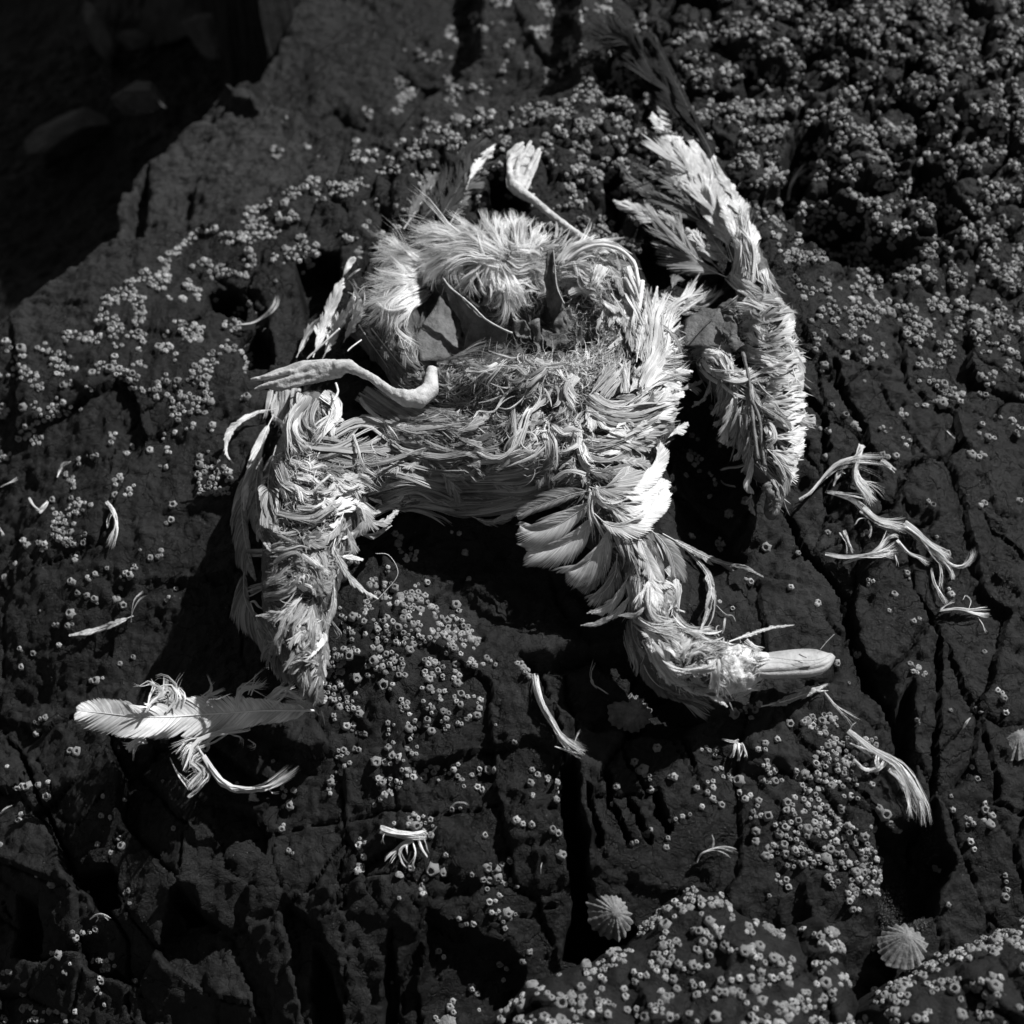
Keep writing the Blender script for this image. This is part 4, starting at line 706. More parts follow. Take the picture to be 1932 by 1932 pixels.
# ---------------------------------------------------------------- vaned feathers
def vane(c, pts, wl, wr, m, lift=(8, 8), nb=70, split=.25, ang=25, cup=.22, shaft=.6, absz=None, parent=None, label=None, org=None, f=over, drop=.5, name='feather', tip=.42, root=.12, ramp=.2, seed=None, droop=0, smat=None, collect=None):
    """rachis through pts; barbs on both sides, clumped where the vane has split. widths in units of crop c"""
    q = np.random.default_rng(int(abs(ord(c)*7919+pts[0][0]*31+pts[0][1]*17+pts[-1][0]*13+pts[-1][1]*7)) % 99991 if seed is None else seed); k = CR[c][2]*.00052
    G = catmull(cv(c, pts), 48)[None]; lf = np.linspace(lift[0], lift[1], 48)[None]/1000
    P = settle(G[..., 0], G[..., 1], lf, drop, f)[0] if absz is None else at(G[0, :, 0], G[0, :, 1], np.interp(np.linspace(0, 1, 48), np.linspace(0, 1, len(absz)), np.array(absz)/100))
    for _ in range(6): P[1:-1] = (P[:-2]+2*P[1:-1]+P[2:])/4
    T = np.gradient(P, axis=0); T /= np.linalg.norm(T, axis=1, keepdims=True); view = CAM-P; view /= np.linalg.norm(view, axis=1, keepdims=True)
    N0 = view*.35+np.array([0, 0, .65]); S_ = np.cross(T, N0); S_ /= np.linalg.norm(S_, axis=1, keepdims=True); N_ = np.cross(S_, T); L = np.linalg.norm(np.diff(P, axis=0), axis=1).sum()
    Vs = []; Fs = []; UV = []; base_ = 0; kb = 7
    for sgn, W_ in ((-1, wl), (1, wr)):
        u = np.linspace(root, .985, nb); i = u*47; i0 = np.minimum(i.astype(int), 46); fr = (i-i0)[:, None]
        p = P[i0]*(1-fr)+P[i0+1]*fr; t = T[i0]; s_ = S_[i0]*sgn; n_ = N_[i0]
        env = np.clip(np.minimum(((u-root)/ramp+.3)**.7, 1)*np.minimum(((1-u)/tip)**.85+.05, 1), .05, 1)
        cl = np.cumsum(q.random(nb) < split); nc = cl.max()+1; ca = q.normal(0, 1, nc)[cl]*split*20; cz = q.normal(0, 1, nc)[cl]*split*.5; cf = q.uniform(.72, 1.12, nc)[cl]; curl = q.normal(0, .5, nc)[cl]*split*2
        pos = np.zeros(nb); 
        for g in range(nc):
            idx = np.where(cl == g)[0]; pos[idx] = np.linspace(-1, 1, len(idx)) if len(idx) > 1 else 0
        Lb = W_*k*env*cf*(1+.04*q.normal(0, 1, nb))/math.sin(math.radians(ang)); a0 = np.radians(ang+8*(1-u)+ca-pos*split*16)
        tt = np.linspace(0, 1, kb)[None]; aa = a0[:, None]-(.35+curl[:, None])*tt*1.1
        ds = (Lb/(kb-1))[:, None]; du = np.cos(aa)*ds; dv = np.sin(aa)*ds
        cu_ = np.cumsum(du, 1)-du[:, :1]; cvv = np.cumsum(dv, 1)-dv[:, :1]
        hz_ = W_*k*(cup*np.sin(tt*2.4)*.6-cup*.9*tt**2+cz[:, None]*tt**1.5*.6-droop*tt**2)+.00025*np.sin(u*90)[:, None]*tt
        B = p[:, None]+t[:, None]*cu_[..., None]+s_[:, None]*cvv[..., None]+n_[:, None]*hz_[..., None]
        bw_ = L*(1-root)/nb*(1.25+.25*q.random(nb))[:, None]*np.linspace(1.0, .75, kb)[None]*np.where(np.arange(kb) == kb-1, .12, 1)[None]
        bt = np.gradient(B, axis=1); bt /= np.linalg.norm(bt, axis=2, keepdims=True)+1e-9; bs = np.cross(bt, n_[:, None]); bs /= np.linalg.norm(bs, axis=2, keepdims=True)+1e-9
        tl = q.normal(0, .07, nb)[:, None, None]
        V2 = np.stack([B-(bs+n_[:, None]*tl)*bw_[..., None]*.62, B+(bs+n_[:, None]*tl)*bw_[..., None]*.62], 2)
        i = np.arange(nb*kb*2).reshape(nb, kb, 2)+base_; Fs.append(np.stack([i[:, :-1, 0], i[:, :-1, 1], i[:, 1:, 1], i[:, 1:, 0]], -1).reshape(-1, 4)); base_ += nb*kb*2
        uv = np.zeros((nb, kb, 2, 2)); uv[..., 0] = (np.arange(nb)[:, None, None]*.09+np.array([0, .05])); uv[..., 1] = tt[..., None]*.8; UV.append(uv.reshape(-1, 2)); Vs.append(V2.reshape(-1, 3))
    if collect is not None: collect.append((np.vstack(Vs), np.vstack(Fs), np.vstack(UV))); return None
    o = child(name, np.vstack(Vs), np.vstack(Fs), m, label, None, parent, np.vstack(UV), org=org)
    if shaft:
        rr = np.linspace(1, .22, 48)*shaft*.0011; seg = 5; a = np.arange(seg)/seg*6.283
        V3 = (P+N_*.0003)[:, None]+(S_[:, None]*np.cos(a)[None, :, None]+N_[:, None]*np.sin(a)[None, :, None])*rr[:, None, None]
        i = np.arange(48*seg).reshape(48, seg); j = np.roll(i, -1, 1); F3 = np.stack([i[:-1], j[:-1], j[1:], i[1:]], -1).reshape(-1, 4)
        sh = child('shaft', V3.reshape(-1, 3), F3, smat or M['shaft'], parent=o, uv=np.zeros((len(V3.reshape(-1, 3)), 2)), org=org)
    return o
M['shaft'] = mat('feather_shaft', .68, .4, .15, 60, .1, 300, .5)
def tube(c, pts, r0, r1, m, name, absz=None, lift=(6, 6), parent=None, label=None, org=None, knob=0, seg=7, nn=28, f=over, rough=.12):
    G = catmull(cv(c, pts), nn)[None]; lf = np.linspace(lift[0], lift[1], nn)[None]/1000; k = CR[c][2]*.00052
    P = settle(G[..., 0], G[..., 1], lf, .5, f)[0] if absz is None else at(G[0, :, 0], G[0, :, 1], np.interp(np.linspace(0, 1, nn), np.linspace(0, 1, len(absz)), np.array(absz)/100))
    T = np.gradient(P, axis=0); T /= np.linalg.norm(T, axis=1, keepdims=True); S_ = np.cross(T, [0, .3, 1]); S_ /= np.linalg.norm(S_, axis=1, keepdims=True); N_ = np.cross(S_, T)
    u = np.linspace(0, 1, nn); rr = (r0*(1-u)+r1*u)*k*(1+knob*(np.exp(-(u/.06)**2)+np.exp(-((1-u)/.06)**2))); a = np.arange(seg)/seg*6.283; rr = rr[:, None]*(1+rough*rng.normal(0, 1, (nn, seg)))
    V = P[:, None]+(S_[:, None]*np.cos(a)[None, :, None]+N_[:, None]*np.sin(a)[None, :, None])*rr[..., None]; i = np.arange(nn*seg).reshape(nn, seg); j = np.roll(i, -1, 1)
    F = np.stack([i[:-1], j[:-1], j[1:], i[1:]], -1).reshape(-1, 4).tolist()+[list(range(seg))[::-1], list(range((nn-1)*seg, nn*seg))]
    return child(name, V.reshape(-1, 3), [tuple(q) for q in F], m, label, None, parent, org=org)

W_, G_, D_, U_ = M['white'], M['grey'], M['dark'], M['dusk']
# ---- wing and tail feathers one by one: crop, rachis, left width, right width, material, lift, split
VANES = [
 # raised right wing
 ('D', [(1140,1050),(1060,830),(950,640),(880,480),(760,240),(640,0),(600,-90)], 60, 40, D_, (12,34), .05, 'long black primary feather at the wing tip'),
 ('D', [(1000,900),(900,640),(740,380),(600,220),(520,60),(470,-70)], 120, 70, D_, (10,30), .10, 'black primary with a frayed vane'),
 ('D', [(900,700),(760,420),(600,250),(480,120),(400,-60)], 150, 70, D_, (8,28), .22, 'black primary with a frayed vane'),
 ('D', [(760,420),(600,200),(460,60),(380,-20),(300,-90)], 130, 60, D_, (10,26), .3, None),
 ('D', [(800,480),(720,380),(640,300),(590,260)], 18, 16, W_, (14,16), .2, None),
 ('D', [(1150,1500),(860,1340),(640,1230),(480,1120),(360,980)], 60, 70, U_, (4,8), .15, 'dusky grey secondary'),
 ('D', [(1160,1480),(960,1290),(780,1140),(620,1040),(470,960)], 60, 60, U_, (6,10), .2, 'dusky grey secondary'),
 ('D', [(1000,1400),(860,1180),(780,1060),(700,980),(600,990)], 40, 40, G_, (6,12), .3, None),
 ('D', [(1460,1900),(1400,1560),(1280,1240),(1160,1060),(1040,780)], 60, 44, W_, (7,8), .25, None),
 ('D', [(1360,1800),(1240,1400),(1080,1050),(930,800),(850,540)], 60, 60, W_, (9,14), .12, None),
 ('D', [(1240,1740),(1120,1360),(960,1040),(800,800),(690,560),(655,400)], 62, 66, W_, (12,20), .22, None),
 ('D', [(1255,1730),(1170,1480),(1060,1260),(960,1110),(850,950),(730,770)], 150, 110, W_, (16,20), .16, 'large white covert with its pale shaft showing'),
 ('D', [(900,900),(790,760),(700,680),(620,560)], 50, 30, W_, (14,16), .3, None),
 ('D', [(1180,1830),(980,1640),(780,1470),(600,1370),(440,1300),(312,1255)], 66, 62, W_, (8,16), .25, None),
 ('D', [(1210,1860),(1040,1780),(900,1640),(800,1500),(720,1400)], 150, 90, G_, (14,18), .14, 'rounded grey white covert'),
 ('D', [(1190,1760),(1080,1660),(980,1560),(900,1480)], 50, 50, W_, (17,18), .3, None),
 ('D', [(1240,1740),(1150,1640),(1060,1500),(980,1420)], 60, 60, G_, (14,14), .3, None),
 # right wing, bands of coverts wrapping the edge
 ('E', [(950,320),(1080,270),(1220,300),(1270,260)], 70, 60, W_, (5,7), .2, None), ('E', [(1000,470),(1150,430),(1280,400),(1340,330)], 80, 60, W_, (4,6), .2, None),
 ('E', [(1020,600),(1180,580),(1310,500),(1355,400)], 90, 70, W_, (6,8), .15, None), ('E', [(1000,660),(1200,690),(1340,620),(1380,560)], 70, 60, W_, (5,7), .2, None),
 ('E', [(1050,780),(1240,780),(1400,720),(1440,660)], 66, 66, W_, (5,7), .15, None), ('E', [(1080,900),(1250,890),(1400,830),(1455,760)], 66, 60, W_, (5,7), .2, None),
 ('E', [(1080,980),(1260,970),(1400,910),(1455,860)], 60, 60, W_, (5,8), .2, None), ('E', [(1100,1060),(1280,1050),(1400,1010),(1455,950)], 60, 60, W_, (5,7), .2, None),
 ('E', [(1150,1140),(1300,1130),(1410,1090),(1455,1040)], 60, 60, W_, (5,7), .2, None), ('E', [(1170,1240),(1320,1230),(1420,1180),(1460,1120)], 60, 60, W_, (5,7), .2, None),
 ('E', [(1190,1340),(1330,1340),(1430,1290),(1465,1220)], 60, 60, W_, (5,7), .2, None), ('E', [(1200,1440),(1330,1470),(1430,1410),(1460,1330)], 60, 55, W_, (5,7), .2, None),
 ('E', [(1220,1500),(1320,1560),(1400,1520),(1440,1440)], 50, 50, W_, (5,7), .2, None), ('E', [(1250,1560),(1340,1650),(1390,1620),(1400,1560)], 45, 45, W_, (5,6), .2, None),
 ('E', [(1130,1090),(1240,1150),(1330,1210),(1385,1290)], 30, 34, G_, (11,12), .1, 'grey curled covert'), ('E', [(1200,1440),(1290,1530),(1350,1660),(1320,1830)], 44, 40, G_, (9,11), .1, 'grey curled covert'),
 ('E', [(1120,1540),(1200,1620),(1290,1740),(1300,1840)], 30, 36, G_, (9,10), .15, None),
 ('E', [(1230,250),(1330,330),(1372,450),(1350,600)], 50, 26, W_, (9,8), .08, 'smooth covert along the outer edge of the right wing'), ('E', [(1330,540),(1410,680),(1448,850),(1442,1000)], 56, 26, W_, (9,8), .08, 'smooth covert along the outer edge of the right wing'), ('E', [(1400,800),(1452,1000),(1460,1200),(1440,1380)], 56, 22, W_, (10,8), .08, 'smooth covert along the outer edge of the right wing'), ('E', [(1450,1220),(1450,1400),(1400,1580),(1345,1740)], 56, 22, W_, (9,7), .08, 'smooth covert along the outer edge of the right wing'),
 ('E', [(700,740),(780,830),(900,880),(1060,900),(1220,880)], 50, 44, G_, (8,9), .25, None),
 ('E', [(880,760),(850,900),(840,1060),(770,1160)], 50, 46, G_, (4,9), .2, None), ('E', [(930,860),(900,1040),(880,1180),(785,1250)], 52, 46, G_, (4,9), .2, None),
 ('E', [(980,940),(930,1120),(880,1280),(850,1390)], 48, 46, W_, (4,9), .2, None), ('E', [(1010,1060),(970,1220),(960,1340),(880,1400)], 50, 46, G_, (4,9), .2, None),
 ('E', [(1030,1180),(1010,1320),(1000,1440),(950,1510)], 50, 46, G_, (4,8), .2, None), ('E', [(1060,1300),(1060,1420),(1050,1540),(1010,1600)], 46, 46, G_, (4,8), .2, None),
 ('E', [(1090,1460),(1070,1600),(1050,1700),(1095,1790)], 34, 34, W_, (5,9), .1, None), ('E', [(1080,1780),(1070,1850),(1090,1940)], 30, 20, G_, (4,4), .3, None),
 ('E', [(1240,1790),(1260,1860),(1250,1940)], 26, 24, G_, (4,4), .3, None), ('E', [(750,850),(750,950),(700,1040),(610,1110)], 16, 20, G_, (3,6), .3, None),
 # left wing: long flight feathers down its outer edge
 ('A', [(380,1330),(300,1500),(235,1700),(185,1860),(150,2080)], 60, 80, W_, (8,8), .05, None),
 ('H', [(190,80),(130,330),(140,600),(180,830),(240,1020)], 60, 110, G_, (5,7), .05, 'long smooth primary along the outer edge of the folded wing'),
 ('H', [(300,-60),(245,250),(250,480),(300,680),(370,800)], 100, 100, G_, (9,9), .04, 'long smooth primary along the outer edge of the folded wing'),
 ('H', [(400,-40),(340,200),(350,420),(400,640)], 100, 100, G_, (5,6), .1, None),
 ('H', [(150,900),(150,1150),(240,1350),(330,1480)], 70, 130, G_, (3,5), .08, None), ('H', [(200,1200),(280,1400),(400,1600),(520,1780)], 80, 140, G_, (3,5), .1, None),
 ('H', [(610,1120),(530,1230),(440,1290),(240,1300)], 40, 46, W_, (10,8), .2, None), ('H', [(600,1160),(500,1290),(440,1420),(425,1610)], 30, 40, G_, (12,10), .15, None),
 ('H', [(850,960),(855,1100),(850,1220),(790,1400),(790,1600),(765,1800),(745,1930)], 40, 34, W_, (8,10), .1, 'bright white feather edging the inner side of the left wing'),
 ('H', [(800,1260),(770,1440),(700,1560),(560,1690)], 40, 34, W_, (11,9), .15, None), ('H', [(760,1700),(690,1650),(610,1660),(530,1730)], 50, 50, G_, (9,7), .2, None),
 ('H', [(740,1620),(735,1760),(700,1880),(730,1980)], 60, 40, U_, (6,6), .15, None), ('H', [(640,1560),(640,1720),(660,1860)], 50, 50, U_, (5,5), .2, None),
 ('H', [(940,470),(880,600),(780,680),(650,690)], 50, 60, G_, (9,9), .15, None), ('H', [(960,400),(1060,430),(1100,520),(1040,620),(920,700)], 50, 50, W_, (10,11), .15, None),
 ('H', [(870,680),(850,770),(900,860),(950,960),(1060,1080),(1205,1168)], 34, 30, W_, (9,16), .1, None), ('H', [(900,830),(990,845),(1085,858)], 26, 24, W_, (10,12), .2, None),
 ('H', [(960,600),(985,690),(1000,750),(960,830)], 34, 30, W_, (7,8), .2, None), ('H', [(1020,640),(1150,665),(1310,590)], 26, 26, G_, (3,8), .1, None),
 ('H', [(1030,490),(1150,565),(1260,555),(1380,440)], 40, 36, G_, (6,8), .2, None), ('H', [(1200,550),(1190,600),(1165,642)], 10, 10, W_, (8,8), .1, None),
 ('A', [(400,1285),(260,1310),(110,1390),(25,1500),(10,1640),(70,1715)], 22, 30, W_, (12,16), .2, 'white curled feather springing out on the left'),
 # feathers standing at the upper left
 ('A', [(690,880),(770,640),(860,420),(925,255)], 70, 70, W_, (16,26), .12, None), ('A', [(925,245),(965,170),(1015,90)], 34, 36, W_, (28,32), .12, None),
 ('A', [(560,880),(660,680),(780,540)], 40, 50, G_, (10,18), .15, None), ('A', [(930,760),(1010,600),(1070,440)], 60, 60, W_, (14,20), .25, None), ('A', [(760,900),(860,700),(960,520),(1020,400)], 60, 50, W_, (16,22), .2, None),
 ('A', [(960,260),(1010,215),(1065,180)], 8, 8, W_, (28,32), .1, None), ('A', [(1050,620),(1140,760),(1240,900),(1340,1060)], 56, 56, U_, (4,5), .2, None), ('A', [(1150,650),(1290,830),(1400,960),(1520,1040)], 56, 60, U_, (4,5), .2, None),
 ('A', [(1350,660),(1400,800),(1450,900),(1560,980)], 46, 50, U_, (6,6), .2, None),
 ('A', [(930,830),(960,900),(1080,960)], 20, 30, D_, (9,7), .2, None),
 # black tail feathers behind the ruff, one with a white end
 ('2', [(430,1220),(560,1080),(650,940),(740,830),(850,750)], 60, 50, D_, (7,10), .3, 'black tail feather behind the white ruff'),
 ('2', [(560,1200),(640,1060),(720,920),(780,820)], 50, 60, D_, (9,12), .3, 'black tail feather behind the white ruff'), ('2', [(640,1180),(700,1060),(740,960),(800,860)], 50, 50, U_, (6,8), .4, None),
 ('2', [(400,1200),(480,1080),(560,960),(650,880)], 60, 40, U_, (3,4), .45, None),
 ('2', [(735,965),(775,880),(820,820),(880,755)], 30, 40, W_, (14,16), .2, 'torn white end of the black tail feather'),
 # broad breast feathers spilling over the lower edge
 ('F', [(980,960),(820,980),(640,1040),(480,1100),(365,1160)], 60, 80, G_, (10,10), .06, None),
 ('F', [(1000,1010),(840,1130),(680,1230),(540,1270),(390,1240)], 90, 120, W_, (8,10), .05, 'broad smooth breast feather hanging in shade'),
 ('F', [(1020,1100),(900,1260),(760,1370),(600,1420),(450,1440)], 90, 110, W_, (6,10), .06, 'broad smooth breast feather hanging in shade'),
 ('F', [(1100,1200),(1060,1350),(960,1490),(860,1560),(765,1585)], 100, 100, W_, (8,12), .06, None), ('F', [(1000,1480),(1020,1600),(930,1700),(780,1690)], 40, 50, G_, (4,8), .15, None),
 ('F', [(1150,1450),(1130,1620),(1050,1750),(940,1810)], 60, 66, G_, (6,10), .12, None), ('F', [(1240,1620),(1190,1760),(1080,1860),(910,1925)], 34, 40, W_, (8,14), .15, None),
 ('F', [(1250,1780),(1150,1900),(1020,1990),(860,2020)], 26, 26, W_, (8,12), .15, None),
 ('F', [(930,930),(1040,950),(1150,890),(1270,790)], 60, 80, G_, (12,12), .06, None), ('F', [(1020,970),(1220,940),(1370,870),(1480,720),(1465,560)], 56, 60, W_, (10,14), .06, None),
 ('F', [(1120,980),(1300,990),(1430,940),(1540,880)], 50, 60, W_, (9,12), .1, None), ('F', [(970,1140),(1080,1230),(1220,1240),(1360,1180),(1480,1080),(1545,900)], 80, 66, W_, (12,14), .08, 'broad white feather curling up beside the neck'),
 ('F', [(1100,1050),(1240,1080),(1380,1050),(1460,980)], 60, 60, W_, (9,10), .15, None), ('F', [(1080,1090),(1180,1150),(1300,1150),(1400,1090)], 50, 50, W_, (11,12), .2, None),
 ('F', [(0,1160),(120,1200),(260,1180),(380,1110)], 40, 40, G_, (5,6), .1, None), ('F', [(130,1230),(220,1180),(330,1130)], 30, 40, W_, (6,6), .1, None),
 ('F', [(900,780),(1000,820),(1150,790),(1280,760)], 44, 50, U_, (10,10), .15, None),
 # right flank
 ('F', [(900,330),(1080,350),(1300,300),(1480,250),(1640,235)], 60, 60, W_, (8,8), .15, None), ('F', [(900,440),(1080,450),(1300,420),(1480,340),(1630,240)], 60, 66, W_, (8,8), .15, None),
 ('F', [(900,560),(1080,580),(1280,530),(1440,440),(1600,300)], 56, 66, G_, (6,7), .12, None), ('F', [(920,660),(1080,690),(1240,650),(1380,560),(1510,430)], 50, 60, G_, (5,6), .15, None),
 ('F', [(1130,480),(1210,400),(1230,340)], 34, 30, W_, (12,12), .5, None), ('F', [(1190,280),(1300,240),(1340,150)], 20, 24, U_, (13,14), .3, None), ('F', [(1230,320),(1380,260),(1430,160)], 20, 24, U_, (13,14), .3, None),
 ('C', [(1360,1420),(1400,1200),(1440,1000),(1465,800)], 60, 60, W_, (12,14), .12, None), ('C', [(1300,1400),(1330,1200),(1370,1020),(1385,860)], 34, 34, W_, (10,14), .1, None),
 ('C', [(1100,860),(1180,980),(1240,1100),(1270,1320)], 50, 60, G_, (9,9), .3, None), ('C', [(1420,1070),(1520,1130),(1610,1210),(1665,1350)], 24, 30, G_, (14,12), .15, None),
 ('C', [(1340,1620),(1410,1480),(1480,1340),(1500,1230)], 80, 80, W_, (9,10), .12, None), ('C', [(1380,1640),(1480,1520),(1620,1480),(1740,1470)], 60, 60, W_, (8,8), .15, None),
 ('C', [(930,1660),(1010,1560),(1080,1470),(1130,1410)], 34, 36, G_, (12,14), .1, None),
 ('C', [(1000,560),(1090,650),(1160,760),(1220,900)], 40, 40, G_, (9,9), .3, None), ('C', [(1580,820),(1600,760),(1660,740)], 40, 40, U_, (2,3), .4, None),
 # neck
 ('F', [(1310,1290),(1360,1440),(1430,1600),(1460,1660)], 70, 70, W_, (8,9), .06, 'smooth bright feather down the front of the neck'), ('F', [(1400,1260),(1500,1350),(1580,1480),(1610,1640)], 60, 60, G_, (6,9), .06, None),
 ('F', [(1450,1680),(1440,1800),(1470,1900)], 44, 46, W_, (8,8), .1, None),
 ('G', [(540,10),(740,120),(900,200),(1040,250),(1180,270),(1335,352)], 34, 44, G_, (10,14), .1, 'grey feather reaching out over the rock from the neck'),
 ('G', [(700,120),(840,250),(920,400),(900,600),(830,790)], 30, 34, G_, (10,10), .1, 'curved grey feather looping beside the neck'), ('G', [(770,160),(900,330),(950,500),(930,680),(860,785)], 14, 16, U_, (8,8), .1, None),
 ('G', [(960,570),(1030,640),(1090,655),(1115,700)], 8, 8, U_, (4,4), .1, None),
 ('G', [(300,480),(200,620),(90,690)], 26, 26, W_, (7,12), .15, None), ('G', [(440,560),(330,640),(190,655)], 24, 24, W_, (9,14), .15, None), ('G', [(280,330),(150,560),(-20,640)], 40, 40, W_, (7,10), .1, None),
 ('G', [(430,520),(470,640),(620,700)], 30, 30, W_, (8,8), .15, None), ('G', [(380,860),(460,1000),(540,1120),(640,1200)], 24, 24, W_, (9,9), .1, None),
 ('G', [(460,1220),(640,1290),(800,1330),(945,1388)], 60, 40, U_, (3,4), .1, None), ('G', [(640,1200),(800,1240),(940,1290),(1050,1370)], 40, 40, W_, (6,6), .15, None),
 ('G', [(380,900),(400,1060),(500,1200),(700,1300)], 60, 50, U_, (2,3), .1, None), ('G', [(660,1100),(800,1090),(960,1075)], 24, 24, W_, (8,10), .4, None),
 ('G', [(1060,860),(1200,810),(1400,750),(1575,728)], 16, 16, G_, (5,9), .3, None),
]
for c, pts, wl, wr, m, lf, spl, lab in VANES:
    L = np.linalg.norm(np.diff(np.array(pts, float), axis=0), axis=1).sum()*(1.5 if c.isdigit() else 1)
    rd = c == 'F' and max(wl, wr) >= 60
    if rd: wl *= 1.35; wr *= 1.35; spl *= .6
    if m is D_: wl *= 1.5; wr *= 1.5
    if c == 'D' and m is not D_: wl *= 1.3; wr *= 1.3
    vane(c, pts, wl, wr, m, lf, nb=int(np.clip(L/5, 30, 150)), split=spl, tip=.26 if rd else .2 if m is D_ else .3 if c == 'D' else .28 if c == 'E' else .42, ang=30 if rd else 25, label=lab, shaft=(.55 if m is not D_ else .5)*min(1, L/500), smat=M['bone'] if m in (D_,) else None, parent=bird)
    FLOW.append(np.hstack([catmull(cv(c, pts), 8)[1:-1], (lambda q: q/np.linalg.norm(q, axis=1, keepdims=True))(np.gradient(catmull(cv(c, pts), 8), axis=0))[1:-1]]))

# ---- fluffy white ruff
dn_ = Batch()
for p, s, n in [([(1250,580),(1000,450),(750,420),(560,400),(390,400)],(90,40),130),([(1200,600),(950,540),(700,620),(600,700),(560,760)],(90,50),130),([(1150,560),(900,560),(760,640),(700,740)],(80,60),90),
 ([(640,600),(450,540),(300,500),(180,500)],(60,60),90),([(640,640),(480,600),(300,540),(150,550)],(60,50),90),([(640,760),(450,760),(250,800),(100,860)],(60,40),110),([(620,780),(430,840),(250,880),(110,870)],(50,40),80),
 ([(620,800),(420,900),(300,1000),(215,1150)],(60,40),90),([(600,820),(460,960),(360,1080),(340,1180),(340,1330)],(60,30),60),([(580,850),(400,960),(250,1020),(140,1060)],(50,30),50),([(640,700),(480,700),(330,680),(200,720)],(50,60),80),
 ([(1250,540),(1200,400),(1180,300),(1200,210)],(80,60),110),([(1350,540),(1340,400),(1350,300),(1380,210)],(60,60),100),([(1430,540),(1450,430),(1470,360),(1490,280)],(50,15),60),([(1450,560),(1500,460),(1540,400),(1550,350)],(50,25),60),
 ([(1150,520),(1080,400),(1050,330),(1010,290)],(70,40),90),([(1100,500),(980,400),(880,360),(740,370)],(70,40),90),([(1000,460),(800,400),(620,370),(500,400)],(60,40),80),([(1250,600),(1350,640),(1450,600),(1530,560)],(110,80),170),
 ([(1300,640),(1420,700),(1500,740),(1560,760)],(60,60),110),([(1280,500),(1380,500),(1450,520),(1500,600)],(90,60),120),([(1180,600),(1150,720),(1180,820),(1220,920),(1200,1020),(1120,1095)],(60,8),60),([(1220,620),(1280,760),(1330,860),(1340,980),(1400,1040),(1440,1060)],(60,8),60),
 ([(1130,620),(1080,700),(1060,800),(1120,860)],(30,12),24),([(1100,600),(1000,700),(940,800),(900,890)],(40,10),40),([(1050,560),(880,620),(820,720),(860,850)],(40,10),30),([(900,560),(760,620),(620,700),(540,780)],(60,40),80),
 ([(1200,700),(1200,800),(1150,900),(1110,900)],(50,40),30),([(1280,700),(1310,780),(1350,840),(1360,920)],(60,30),40),([(1200,640),(1260,760),(1280,880),(1290,960)],(50,50),50),([(1480,760),(1540,800),(1560,860),(1520,930)],(40,50),30)]:
    dn_.tuft('B', p, (s[0]*1.1, s[1]*1.1), int(n*1.6), 6.5, (13, 9), 1.6, .6)
dn_.tuft('C', [(700,640),(760,540),(900,440),(1000,400)], (50,20), 60, 10, (12,14)); dn_.tuft('C', [(720,600),(860,500),(1000,470),(1150,500),(1260,600)], (40,20), 60, 14, (14,18))
dn_.tangle('C', (660,600,1060,860), 420, 120, 7, 14, 1.2); dn_.tangle('B', (1150,460,1560,760), 260, 110, 7, 14, .8)
dn_.build('down', M['down'], 'fluffy white down in a ruff over the top of the carcass')

